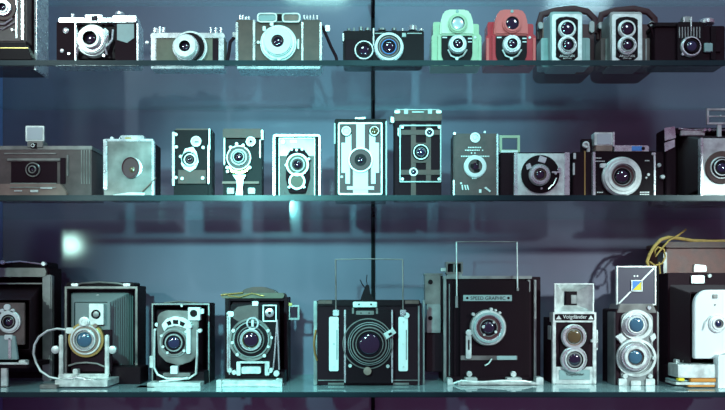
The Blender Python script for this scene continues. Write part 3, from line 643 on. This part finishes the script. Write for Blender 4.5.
k.b('leather').rbox(652, 152, 663.5, 210, 2, -12, -3, .6).m('silver').disc(660, 165, 2, -3, -1).disc(663, 177, 2.2, -3, 0).done('side_leather')

# ------------------------------------------------------------------ BOTTOM SHELF
def folder(k, u0, v0, u1, v1, dep, rim=2, rimm='dullmetal', t=4, back=True):
    """open camera box: four walls, back and a metal rim round the mouth"""
    b = k.b('leather'); vb = 400
    b.box(u0, v0, u0+t, vb, -dep, 0, .5).box(u1-t, v0, u1, vb, -dep, 0, .5).box(u0+t, v0, u1-t, v0+t, -dep, 0, .4).box(u0+t, v0+t, u1-t, vb, -dep, -dep+2, 0)
    b.done('body')
    if rim:
        b = k.b(rimm); b.box(u0+.6, v0+.6, u0+.6+rim, vb, 0, .8, .2).box(u1-.6-rim, v0+.6, u1-.6, vb, 0, .8, .2).box(u0+.6+rim, v0+.6, u1-.6-rim, v0+.6+rim, 0, .8, .2); b.done('rim')
# 1
k = K('folding_camera', 'tall black folding camera with rounded bright top bar, leftmost on the bottom shelf', 3, 8, .17)
folder(k, -44, 268, 49.5, 385, 26, 0)
k.b('black').rbox(-44, 262, 48, 270, 3, -26, -4, .8).m('steel').rbox(-44, 268, 46, 277, 3, -2, 3, 1).m('dullmetal').box(42, 275, 51.5, 385, -4, 2.5, 1).m('chrome').tube([(-5, 263.5, 0), (20, 261.5, 1), (44, 264.5, 0)], .8).disc(44, 264, 2.2, -2, 1.6).disc(3, 262.5, 2.2, -2, 1.6).m('steel').box(-40, 283, 42, 284.4, 0, 1.5, .3).done('top_bar')
k.b('bellows').bellows((-35, 284, 42, 372), -22, (-18, 300, 30, 350), 30, 10, 1.6).done('bellows')
k.b('greyhide', 32).box(-14, 303, 24, 345, 29, 31, .4).done('lens_board')
lens(k, 8, 322, 31, [(11.5, 2, 'silver'), (10, 3, 'enamel'), (7.4, 2, 'black'), (6, 3.4, 'steel'), (5, 2.4, 'black'), (4,)])
k.b('enamel', 34).disc(6, 307.5, 3.2, 31, 33).disc(1, 311, 2, 31, 33).disc(11.5, 311, 2, 31, 33).box(4, 335, 12, 340, 31, 34, .5).m('greyblue').prism([(-4, 336), (14, 336), (17, 360), (-4, 360)], 30, 33, .4).m('chrome').box(8, 338, 11, 359, 33, 34, .4).box(-8, 340, -2, 360, 31, 34, .4).done('front_standard')
k.b('black', 40).box(-40, 363, 30, 368, 0, 44, .4).m('silver').box(-40, 362.2, 31, 364.2, 43, 46, .4).box(20, 360, 27, 364, 36, 43, .6).done('bed')
k.b('silver', 44).box(0, 368, 6.5, 400, 40, 43, .5).m('chrome').box(-.5, 389, 7.5, 400, 38, 46, .4).done('stand_leg')
# 2
k = K('folding_camera', 'open folding camera with grey bellows, curled release cable and blue lens', 3, 99, .17)
folder(k, 64, 286, 138, 385, 24, 2.2, 'steel')
k.b('black').rbox(66, 282.5, 134, 286.5, 2, -20, -2, .6).m('steel').tube([(73, 286, -1), (82, 283.5, 0), (99, 282.4, 0), (118, 283.6, 0), (128, 286, -1)], 1.1).m('chrome').rbox(71, 283.5, 78, 286.5, 1, -2, 1.5, .3).rbox(123, 283.5, 130, 286.5, 1, -2, 1.5, .3).disc(98, 296, 1.4, -2, 1).done('carry_handle')
k.b('greybellows').bellows((70, 290, 133, 376), -20, (74, 302, 108, 352), 26, 11, 1.6).done('bellows')
k.b('greybellows', 31).box(74, 303, 109, 330, 27, 28.5, .3).m('leather').box(70, 330, 111, 372, 27, 29, .3).done('lens_board')
k.b('silver', 34).rbox(88.5, 304, 103, 325, 1, 29, 33, .5).m('black').ring(95.5, 314.5, 4.6, 3.2, 33, 33.8).m('dullmetal').disc(95.5, 314.5, 3, 33, 33.4).done('finder')
k.b('silver', 33).box(58.5, 335, 62.5, 378, 29, 33, .8).box(104.5, 335, 108.5, 378, 29, 33, .8).box(58.5, 374, 108.5, 379, 28, 34, .8).m('silver').disc(55, 350, 4, 29, 33).disc(112, 350, 4, 29, 33).m('steel').tube([(68, 366, 32), (76, 363.5, 32), (86, 362.8, 32), (97, 364, 32), (104, 367, 32)], .9).m('silver').box(74, 369, 79, 375, 30, 36, .6).done('front_standard')
k.b('brass', 36).ring(84, 340, 18, 15.4, 29, 32, 44).m('silver').disc(83, 322.5, 5.5, 29, 34).ring(83, 322.5, 4, 2.6, 34, 34.6).rbox(64, 328, 72, 334, 2, 29, 33, .6).m('tan').disc(94, 326, 2.2, 29, 34).done('shutter')
lens(k, 83.5, 340, 31, [(15.4, 2.5, 'silver'), (13.6, 3, 'tan'), (11.4, 5, 'silver'), (10.2, 6, 'chrome'), (9.2, 4.5, 'dullmetal'), (7.6,)], ('lensbright', 2))
k.b('silver', 34).tube([(62+math.cos(a)*28-4, 354+math.sin(a)*24.5, 32) for a in [(-.62-i*.148)*PI/1 for i in range(0)]] or [(64, 330, 31), (56, 329, 32), (47, 331, 33), (39, 337, 34), (34.5, 345, 34), (33.5, 354, 34), (36, 363, 34), (41, 371, 35), (50, 377, 35), (60, 379.5, 34)], 1.1).done('release_cable')
k.b('silver', 46).rbox(58, 379.5, 110, 386, .5, 24, 52, .5).m('black').box(68, 370, 132, 392, 0, 24, .4).m('chrome').tube([(60, 381, 42), (75, 378, 42), (92, 381, 42)], 1.3).box(84, 379, 96, 383, 40, 50, .6).m('steel').box(45, 383.5, 62, 387.5, 46, 56, .4).done('bed')
# 3
k = K('folding_camera', 'small open folding camera with arched white scale plate above its lens', 3, 182, .15)
folder(k, 151, 303, 210, 385, 22, 1.3, 'dullmetal', 3)
k.b('silver').disc(182, 306, 1.2, 0, 1.4).rbox(149.5, 356, 153, 368, 1, -4, 1.6, .5).m('steel').tube([(164, 303, -8), (180, 301.5, -8), (198, 303, -8)], .8).done('body_fitting')
k.b('bellows').bellows((155, 308, 206, 372), -18, (160, 318, 196, 358), 20, 10, 1.3).done('bellows')
k.b('steel', 26).prism([(157, 316), (160, 312.5), (166, 310.5), (184, 311), (196, 312), (198, 322), (196, 356), (190, 362), (178, 366), (165, 362), (157.5, 354), (156, 330)], 20, 24, .6).done('shutter_plate')
k.b('silver', 27).prism([(161, 325), (166, 319), (174, 316.5), (183, 318), (191, 323), (188, 330), (181, 327), (174, 326), (167, 328), (164, 332)], 24, 26, .4).m('black').prism([(166, 322.5), (170, 320.6), (171.5, 324.5), (168, 326)], 26, 26.4).prism([(172.5, 320), (178, 320.2), (178, 324.4), (172.8, 324.2)], 26, 26.4).prism([(180, 321), (185, 323.4), (183, 327), (179.5, 325)], 26, 26.4).done('scale_plate')
k.b('enamel', 27).rbox(188, 307.5, 200, 320.5, 1, 22, 27, .5).m('black').ring(193.6, 313.5, 3.6, 2, 27, 27.8).m('enamel').rbox(198, 309, 203, 314, .8, 21, 25, .4).done('finder')
k.b('enamel', 26).rbox(186.5, 328, 190.5, 354, 1.2, 24, 26.5, .5).disc(190, 326.5, 2.2, 24, 28).disc(199, 331, 2, 20, 24).disc(156, 325, 2, 20, 24).disc(154, 330, 1.2, 20, 24).done('focus_lever')
lens(k, 173.5, 343, 24, [(15, 1, 'dullmetal'), (13, 2, 'steel'), (11.4, 1.6, 'black'), (9, 3, 'dullmetal'), (7.6, 2.6, 'black'), (6,)], ('lensblue', 1.4))
b = k.b('silver', 26)
for u, v in ((163, 347), (167.5, 353), (184, 351), (186, 332), (161.5, 336)): b.disc(u, v, 1.5, 24, 26.6, 14)
b.done('screw')
k.b('silver', 25).tube([(154, 330, 23), (153.5, 350, 23), (153.5, 368, 23), (157, 375, 23), (166, 379, 23), (188, 379, 23), (195.5, 374, 23), (196.5, 355, 23), (196.5, 330, 23)], 1.2).m('enamel').rbox(171, 366, 178, 374, .8, 22, 27, .5).m('steel').rbox(163, 373, 190, 377, 1, 21, 25, .5).done('front_standard')
k.b('black', 20).box(156, 372, 204, 392, 0, 20, .3).m('silver').rbox(152, 381, 204, 387, .5, 18, 34, .5).m('enamel').tube([(162, 381, 28), (172, 379.5, 28), (182, 378.5, 28), (190, 377, 28)], 1).m('steel').box(142, 385, 160, 388, 24, 38, .4).done('bed')
# 4
k = K('folding_camera', 'open folding camera with a worn brown top flap and small wire frame at its side', 3, 256, .16)
folder(k, 226, 297, 288, 385, 24, 0)
k.b('black').box(225, 298, 228.5, 385, 0, 1, .2).m('chrome').box(228.5, 312, 230.3, 375, 0, 2, .3).done('rim')
k.b('olive').rbox(221, 293, 284, 298.5, 2.5, -22, 2, .8).m('brownhide').prism([(240, 293), (245, 289), (253, 287), (263, 287), (273, 290), (278, 293.5)], -18, -2, .6).m('brass').tube([(221, 295.5, 2), (232, 294, 3), (243, 293, 3)], .8).tube([(228, 296, 2.5), (240, 297.5, 3), (252, 293.5, 3), (264, 296.5, 3)], .6).done('top_flap')
k.b('dullmetal').frame(288, 305, 299.5, 320, 2, -6, -4, 1.5).m('brass').box(286, 303, 292, 306, -7, -3, .4).done('side_frame')
k.b('bellows').bellows((231, 300, 284, 372), -20, (234, 306, 270, 360), 24, 10, 1.5).done('bellows')
k.b('black', 30).rbox(230, 304, 279, 378, 3, 24, 27, .5).m('greyhide').prism([(232, 312), (237, 307), (250, 305), (258, 306), (258, 322), (238, 322), (232, 318)], 27, 28, .3).done('lens_board')
k.b('silver', 30).frame(262.5, 305, 276.5, 322, 1.2, 27, 29.4, .8).m('chrome').disc(269.5, 313, 4.5, 27, 30).m('black').disc(269.5, 313, 1.6, 29.5, 30.3).done('finder')
k.b('silver', 30).rbox(226.5, 311.5, 233.5, 317, 2, 25, 29, .6).rbox(252, 301.5, 258, 306, 1, 25, 29, .4).done('latch')
k.b('steel', 30).ring(250.5, 340, 21.5, 19.4, 27, 29.5, 52).done('shutter_ring')
lens(k, 250.5, 340, 27, [(18.5, 1.5, 'dullmetal'), (17, 1.9, 'black'), (13.6, 4, 'steel'), (12.6, 3.2, 'black'), (11, 5, 'chrome'), (9.8, 4.6, 'dullmetal'), (8.4, 3.6, 'lensgold'), (7.6,)], ('lensglass', 2))
k.b('chrome', 31).ring(252.5, 323.5, 6.4, 4.8, 27, 31).m('enamel').box(251.4, 320, 253.6, 327, 27.5, 31, .3).done('speed_dial')
k.b('silver', 31).disc(268, 331, 1.8, 27, 31).disc(271.5, 338, 1.4, 27, 30).disc(233, 331, 2, 27, 30).disc(232, 343, 1.6, 27, 30).disc(237, 355, 1.8, 27, 30).disc(264, 356, 1.8, 27, 30).disc(268, 347, 1.4, 27, 30).done('screw')
k.b('chrome', 30).tube([(277, 320, 29), (276, 335, 29), (274.5, 355, 29), (273, 370, 29)], .8).tube([(277, 320, 29), (278, 340, 29), (278.5, 355, 29), (279, 370, 29)], .8).box(226.6, 314, 228.2, 372, 27, 29, .3).done('strut')
k.b('silver', 34).rbox(236.5, 362, 266, 364, .6, 27, 31, .4).rbox(236, 362, 240, 376, 1, 27, 32, .5).rbox(264.5, 362, 269, 376, 1, 27, 32, .5).disc(229, 371, 2.4, 27, 32).disc(233.5, 373, 2.4, 27, 32).disc(270, 371, 2.4, 27, 32).disc(276, 374, 3, 27, 32).done('front_standard')
k.b('black', 24).box(230, 372, 284, 393, 0, 24, .3).m('silver').rbox(221, 379, 283, 383, 1, 24, 36, .5).box(221, 383, 284, 390, 20, 38, .4).m('silver').rbox(220, 378, 225, 388, 1, 34, 40, .6).rbox(278, 377, 284, 388, 1, 34, 40, .6).rbox(243, 366, 262, 373, 1.5, 26, 32, .5).done('bed')
# 5 press camera with wire finder
k = K('press_camera', 'wide black press camera with tall wire frame and two pale side panels', 3, 368, .10)
k.b('leather').rbox(315, 303, 422, 392, 1.5, -34, 0, .8).m('dullmetal').box(313.5, 301, 317, 392, -20, .6, .5).box(418, 303, 419.6, 392, 0, .8, .3).box(423, 300, 424.6, 385, -8, -2, .4).done('body')
k.b('black').rbox(318, 300, 420, 306, 1.5, -30, 2, .6).m('brownhide').box(318, 300.5, 332, 304, 2, 2.5, .2).box(405, 300.5, 419, 304, 2, 2.5, .2).done('top_cover')
k.b('black', 10).box(345, 310, 392, 384, 0, 8, .8).m('chrome').box(344, 310, 345.8, 383, 0, 9, .3).box(391.4, 310, 393, 383, 0, 9, .3).done('front_box')
for u in (329, 398.5):
    k.b('enamel', 3).rbox(u, 317, u+9.5, 371.5, 1.5, 0, 2.2, .5).m('silver').disc(u+5, 322, 1, 2, 3).disc(u+5, 344, 1.2, 2, 3).disc(u+5, 367, 1, 2, 3).m('dullmetal').box(u+7.4, 330, u+8.4, 360, 2.2, 2.6, .1).done('side_panel')
k.b('silver').box(353, 302, 377, 307.5, -1, 4, .5).m('black').disc(359, 304.5, .9, 4, 4.5).disc(371, 304.5, .9, 4, 4.5).m('steel').box(356, 311, 374, 315, 0, 10, .4).box(352, 308, 354, 314, 0, 9, .3).box(376, 308, 378, 314, 0, 9, .3).m('black').disc(361, 313, .7, 10, 10.5).disc(369, 313, .7, 10, 10.5).done('top_catch')
k.b('steel', 0).tube([(336, 318, 1.5), (336, 290, 1.5), (335.6, 259.5, 1.5)], .75).tube([(403, 318, 1.5), (402.8, 290, 1.5), (402.6, 259.5, 1.5)], .75).m('dullmetal').tube([(335.3, 259.7, 1.5), (370, 259.2, 1.5), (403, 259.7, 1.5)], .6).m('chrome').box(333, 310, 339, 316, .5, 3, .5).box(400, 310, 406, 316, .5, 3, .5).done('wire_finder')
k.b('black').prism([(360, 301), (363, 292), (366, 285), (369, 285), (370.5, 294), (375, 301)], -10, -6, .4).tube([(365, 288, -8), (362, 284, -8), (360, 280, -8)], .5).tube([(367.5, 286, -8), (366.5, 281, -8), (367, 275, -8)], .4).done('accessory_clip')
k.b('black', 10).disc(368, 344, 25, 8, 9, 52).m('steel').ring(368, 344, 25.5, 24.6, 8, 9.6, 52).done('lens_board')
lens(k, 369.5, 344.5, 9, [(22, 1.6, 'dullmetal'), (21.2, 1.8, 'black'), (20, 4, 'dullmetal'), (19.2, 4, 'black'), (17.4, 7, 'steel'), (16.2, 7, 'black'), (14, 8, 'steel'), (13.2, 6.5, 'black'), (11,)], ('lensglass', 2.6))
k.b('silver', 14).prism([(383, 334), (393, 328.5), (396.5, 333), (386, 340)], 9, 14, .4).m('black').prism([(388, 334), (391, 332.4), (392.4, 334.2), (389.4, 336)], 14, 14.4).m('tan').disc(367.5, 371.5, 4, 8, 13).m('silver').disc(350, 366.5, 1.8, 8, 10).disc(388, 367, 1.8, 8, 10).disc(407.5, 316, 3, 0, 3).done('shutter_fitting')
k.b('brass').tube([(316, 330, 1), (314.4, 338, 2), (314, 346, 2), (315, 354, 2), (317, 361, 1)], 1).done('side_handle')
k.b('steel').box(318, 380, 420, 381, 0, .7, .1).box(328, 383, 344, 385, 0, 1, .2).box(393, 383, 409, 385, 0, 1, .2).m('dullmetal').box(318, 386, 322, 396, -1, 3, .4).box(412, 386, 417, 396, -1, 3, .4).done('base_fitting')
# 6 speed graphic
k = K('press_camera', 'black press camera with round silver lens, nameplate and side rangefinder', 3, 491, .15)
k.b('leather').rbox(443, 277, 540.5, 392, 1, -40, -4, .6).m('dullmetal').rbox(443, 276, 532, 279, .8, -38, -1, .5).box(443.5, 277, 446.4, 392, -4, 0, .5).box(527.5, 280, 530.4, 292, -4, .5, .4).box(534, 280, 536.5, 392, -4, -1, .4).done('body')
k.b('black').box(453.5, 281, 529.5, 380, -4, 3, .8).m('dullmetal').box(449, 284, 450, 378, -4, -2, .2).done('front_door')
k.b('black', 8).box(460, 291, 523, 378, 3, 7, .5).done('lens_board')
k.b('greyblue', 8).box(463.3, 295.2, 512, 301.2, 7, 7.8, .2).m('black').disc(467.3, 298.2, 1.3, 7.8, 8).disc(508.5, 298.2, 1.3, 7.8, 8).done('nameplate')
k.text('SPEED GRAPHIC', 470.5, 296.6, 505.5, 300, 7.9, 'black')
lens(k, 489, 328, 7, [(18.4, 3, 'steel'), (17.4, 5, 'silver'), (15.4, 7, 'greyblue'), (13, 5.5, 'chrome'), (12, 5, 'maroon'), (9, 5.6, 'dullmetal'), (8.2, 4.6, 'black'), (6.5,)], ('lensglass', 2))
k.b('silver', 12).disc(473.5, 314.5, 1.7, 7, 12).disc(491.5, 309.5, 1.7, 7, 12).disc(496, 310.5, 1.2, 7, 12).disc(500, 313, 1.4, 7, 12).disc(483, 327, 1.5, 13, 14.2).disc(493.5, 322.5, 1.2, 13, 14).disc(495.5, 332, 1.4, 13, 14).disc(484, 335, 1.2, 13, 14).done('shutter_fitting')
k.b('silver', 10).rbox(466, 335, 471.5, 359, 1.5, 7, 10, .5).disc(469, 333, 3.2, 7, 11).m('black').box(468, 340, 469.6, 350, 10, 10.3, .1).done('focus_arm')
k.b('steel', 10).box(461, 356, 518, 360.5, 7, 8.2, .3).m('greyblue').box(497, 356.2, 517, 360.2, 8.2, 8.7, .2).m('silver').tube([(485, 366, 9), (489, 363.5, 9.5), (492, 359, 9.5)], .8).done('scale_bar')
k.b('silver', 5).tube([(457, 300, 4), (456.8, 270, 4), (456.6, 242, 4)], .7).tube([(517.8, 296, 4), (517.5, 270, 4), (517.2, 242, 4)], .7).m('dullmetal').tube([(456.4, 242, 4), (485, 241.6, 4), (517.4, 242, 4)], .55).m('dullmetal').box(455.5, 296, 458, 308, 3, 5, .3).box(516.5, 288, 519, 298, 3, 5, .3).done('wire_finder')
k.b('steel').rbox(425, 275, 440.5, 304.5, .8, -20, -6, .5).m('dullmetal').rbox(427, 304.5, 440.5, 333, .8, -20, -6, .5).m('black').disc(431, 282, 2.4, -6, -5.2).disc(431, 318.5, 2.2, -6, -5.2).box(441, 276, 443, 320, -18, -5, .3).m('leather').box(426, 333, 443, 372, -22, -8, .5).m('steel').box(424.3, 273.5, 443, 275.5, -20, -5.5, .4).done('rangefinder')
k.b('steel').frame(446, 262, 463, 274, 1.8, -12, -2, .6).m('black').box(447.5, 263.5, 461.5, 272.5, -11, -8, .2).m('dullmetal').box(453.5, 263, 455, 273.5, -8, -3, .2).box(447, 273.8, 462, 276.3, -12, -3, .3).m('silver').box(441, 268, 446, 271.5, -9, -4, .4).done('top_finder')
k.b('black', 8).box(449, 377, 531, 393, 0, 8, .3).m('silver').rbox(456, 381, 533, 386, 1, 8, 20, .5).m('silver').disc(469, 374, 2.8, 7, 11).disc(513, 374, 2.8, 7, 11).rbox(446, 377, 451, 388, 1.5, 10, 20, .6).rbox(533, 376, 540, 388, 1.5, 10, 20, .6).rbox(464, 377, 476, 381, 1, 8, 16, .5).rbox(505, 377, 520, 381, 1, 8, 16, .5).tube([(451, 383, 16), (460, 379.5, 18), (480, 381, 18), (500, 379.6, 18), (522, 380, 18), (535, 383, 16)], 1.1).m('greyblue').box(458, 386, 534, 391, 4, 24, .4).done('bed')
# 7 twin lens with open hood
k = K('twin_lens_camera', 'silver twin lens camera with square hood open above its nameplate', 3, 574.5, .12)
k.b('leather').rbox(553, 318, 596, 396, 1, -34, 0, .6).done('body')
k.b('silver').box(552.5, 322, 556, 396, -3, 1.2, .4).box(592.8, 322, 596.4, 396, -3, 1.2, .4).box(556, 367, 593, 396, 0, 1.2, .4).m('greyblue').box(559, 370, 590, 380, 1.2, 1.6, .2).done('front_frame')
k.b('silver').rbox(553, 312.5, 596.3, 322.5, .8, -10, 2, .4).m('black').rbox(555, 314.2, 594.4, 320.6, 1, 2, 2.4).m('silver').prism([(556, 319.5), (561.5, 319.5), (558.8, 315.6)], 2.4, 2.7).prism([(588.3, 319.5), (593.6, 319.5), (591, 315.6)], 2.4, 2.7).done('nameplate')
k.text('Voigtländer', 563, 315, 587, 320, 2.5, 'silver')
# hood: four flared leaves round a dark opening
b = k.b('silver')
A = [(555, 284), (593.5, 284), (593.5, 312.5), (555, 312.5)]; I = [(567, 291.5), (580.5, 291.5), (580.5, 305.5), (567, 305.5)]
f = b.f(0)
for i in range(4):
    j = (i+1) % 4
    q = [b.P(*A[i], 0, f), b.P(*A[j], 0, f), b.P(*I[j], -10, f), b.P(*I[i], -10, f)]
    v1 = [b.bm.verts.new(p) for p in q]; v2 = [b.bm.verts.new(p+Vector((0, .0012, 0))) for p in q]
    fs = [b.bm.faces.new(v1), b.bm.faces.new(v2[::-1])]+[b.bm.faces.new((v1[a], v1[(a+1) % 4], v2[(a+1) % 4], v2[a])) for a in range(4)]
    bmesh.ops.recalc_face_normals(b.bm, faces=fs); b.setm(fs)
b.m('silver').frame(554.5, 283.5, 594, 313, 1.2, -1, .8).m('black').box(566, 290.5, 581.5, 306.5, -16, -10.6, .2).m('dullmetal').box(571, 295, 577, 304, -10.6, -10, .3); b.done('viewing_hood')
k.b('black').rbox(560, 324, 589, 372, 12, 0, 1.4, .3).done('lens_plate')
lens(k, 574.5, 337, 1.2, [(12.6, 2, 'silver'), (11.8, 3.4, 'chrome'), (9, 2, 'tan'), (7.8, 2.6, 'dullmetal'), (7,)], ('lensgold', 1.6), 'viewing_lens')
lens(k, 575, 360, 1.2, [(13.2, 2.5, 'silver'), (12.4, 4, 'chrome'), (10, 5.5, 'silver'), (8.6, 4, 'black'), (7.6, 4.4, 'dullmetal'), (6,)], ('lensglass', 1.6), 'taking_lens')
k.b('silver').disc(591.5, 341, 1.6, 0, 4).disc(564, 352, 1.3, 1, 4).rbox(596.4, 330, 598, 350, .7, -16, -6, .3).rbox(550.5, 326, 552.5, 340, .7, -16, -6, .3).done('control_knob')
k.text('Voigtländer', 566, 373, 584, 376.6, 1.7, 'black')
# 8 rollei type
k = K('twin_lens_camera', 'twin lens camera with tall hood lid raised, showing a small yellow and blue square', 3, 636, .10)
k.b('leather').rbox(616, 309, 657, 396, 2, -36, 0, .8).m('dullmetal').box(614.5, 312, 616.6, 392, -20, -1, .5).box(656.6, 312, 659, 392, -20, -1, .5).done('body')
k.b('steel').prism([(620, 304), (653, 304), (657, 313), (617, 313)], -24, 1, .6).m('chrome').disc(648.5, 308, 2, 1, 2.4).done('hood_base')
k.b('screen', -6).rbox(617, 267, 655, 304.5, .6, -8, -6, .3).m('silver').frame(616.2, 266.2, 655.8, 305.3, 1.3, -9, -5).m('silver').prism([(618, 303.5), (619.6, 303.8), (654, 269.2), (653.2, 268)], -6, -5.6).box(633.6, 275.5, 635, 277, -6, -5.5, .1).box(636.6, 275.5, 638, 277, -6, -5.5, .1).done('hood_lid')
k.b('blue', -6).box(631.6, 281, 641.4, 291, -6, -5.2, .2).m('yellow').prism([(632.2, 290.4), (640.8, 290.4), (640.8, 281.8)], -5.2, -5, 0).m('silver').frame(631, 280.4, 642, 291.6, .8, -6, -4.8).done('finder_window')
k.b('dullmetal').rbox(621, 313, 653, 386, 6, 0, 1.5, .4).done('lens_panel')
k.b('silver').ringpoly([(637+15.5*math.cos(a), 325+15*math.sin(a)) for a in [i*PI/20 for i in range(40)]], [(637+12*math.cos(a), 325+11.6*math.sin(a)) for a in [i*PI/20 for i in range(40)]], 1.4, 3).ringpoly([(636.5+20*math.cos(a), 358+19*math.sin(a)) for a in [i*PI/20 for i in range(40)]], [(636.5+17.5*math.cos(a), 358+16.6*math.sin(a)) for a in [i*PI/20 for i in range(40)]], 1.4, 3.2).done('lens_surround')
lens(k, 636.5, 325, 1.5, [(12, 2.5, 'silver'), (10.5, 5, 'chrome'), (8.6, 6, 'silver'), (7.2,)], ('lensbright', 2), 'viewing_lens')
lens(k, 636, 357.5, 1.5, [(17, 2.5, 'silver'), (15.6, 4, 'dullmetal'), (13.6, 6, 'chrome'), (11.4, 7.5, 'silver'), (8.4, 6, 'steel'), (7,)], ('lensbright', 2), 'taking_lens')
k.b('silver').prism([(615.5, 337), (621, 333.5), (627, 339), (621, 343.5)], 1.2, 4, .5).prism([(650, 337), (655, 333), (656.6, 338), (652, 343)], 1.2, 3.4, .5).disc(624, 376, 2.4, 1.4, 3.6).disc(649, 376, 2.4, 1.4, 3.6).disc(652, 358, 1.8, 1.4, 5).rbox(619, 379, 627, 396, 1, 0, 3, .5).rbox(631, 381, 641, 396, 1, 0, 3, .5).rbox(646, 379, 655, 396, 1, 0, 3, .5).done('control_lever')
# 9 leather case with strap, and camera before it
k = K('leather_camera_case', 'reddish brown leather case with yellow looped strap at the right end of the bottom shelf', 3, 700, .185, cat='camera case', group=False)
k.b('redbrown').rbox(666, 247, 760, 385, (4, 4, 0, 0), -40, 0, 1).done('case_body')
k.b('steel').rbox(663.5, 252, 667, 385, 1.5, -10, 3, .6).done('metal_edge')
k.b('brownhide').rbox(665, 242, 760, 248, 2.5, -40, 3, 1).done('lid')
k.b('strapyellow', 4).tube([(766, 241, -6), (740, 240.5, -4), (715, 241, -2), (695, 240.5, 0), (680, 238.5, 3), (668, 237.5, 5), (660, 240, 6), (654, 246, 6), (649, 254, 6), (646, 262, 6), (648, 268, 6), (654, 268, 6)], 1.3, 8, flat=1.3).tube([(648, 262, 7), (653, 266, 8), (660, 264, 8), (663.5, 257, 8), (662, 250, 8), (656, 247.5, 8), (653, 251, 8), (653.5, 257, 8), (659, 250, 8), (667, 241, 8), (676, 236, 8), (684, 230, 8)], .9).done('carrying_strap')
k.b('strapyellow', 2).tube([(659, 262, 2), (660.5, 280, 2), (661, 300, 2)], .8).done('hanging_strap')
k = K('folding_camera', 'folding camera with bright white shutter plate and black bellows at the right end', 3, 705, .13)
k.b('leather').rbox(668, 273, 760, 392, (2, 2, 0, 0), -20, 0, .6).done('body')
k.b('silver').prism([(694.5, 264.5), (706.5, 265.5), (707, 272), (694, 272)], -5, 0, .5).rbox(691.5, 275.5, 704.5, 283.5, .8, 0, 2, .5).m('dullmetal').disc(708.5, 276, 2, 0, 2.5).done('latch')
k.b('bellows').bellows((670, 285, 762, 375), 0, (690, 292, 770, 370), 26, 9, 2).done('bellows')
k.b('enamel', 32).rbox(695, 290, 775, 359, (14, 14, 0, 0), 26, 31, .8).done('shutter_plate')
k.b('steel', 33).box(713.5, 294.5, 718.5, 298.5, 31, 32, .3).disc(716, 305, .8, 31, 31.8).m('silver').tube([(704, 330, 32), (706, 322, 32), (712, 316, 32)], .6).done('plate_fitting')
lens(k, 719, 324, 31, [(9, 1.5, 'enamel'), (8.2, 2, 'silver'), (6.4, 3, 'enamel'), (4.6, 2, 'steel'), (3.2,)], ('lensblue', 1))
k.b('leather', 12).box(668, 366, 712, 378, 0, 14, .5).m('silver').rbox(693, 348, 699, 352.5, 1, 22, 28, .5).disc(676, 361, 2, 10, 16).disc(683, 361, 2, 10, 16).m('dullmetal').tube([(708, 354, 34), (716, 351.5, 36), (740, 351, 36)], 1.4).done('front_standard')
k.b('silver', 26).rbox(674, 364, 770, 377, 1, 14, 34, .8).m('enamel').rbox(712, 354, 775, 395, 1, 28, 37, .8).m('greyblue').box(672, 379.5, 712, 381, 12, 32, .3).m('orange').box(686, 377.6, 711, 381, 30, 35, .3).m('yellow').box(674, 377.4, 680, 380, 30, 35, .3).m('orange').box(684, 384, 711, 386, 28, 34, .3).m('silver').box(672, 381.4, 712, 384, 12, 34, .3).m('greyblue').box(672, 386.4, 712, 395, 12, 30, .3).done('bed')
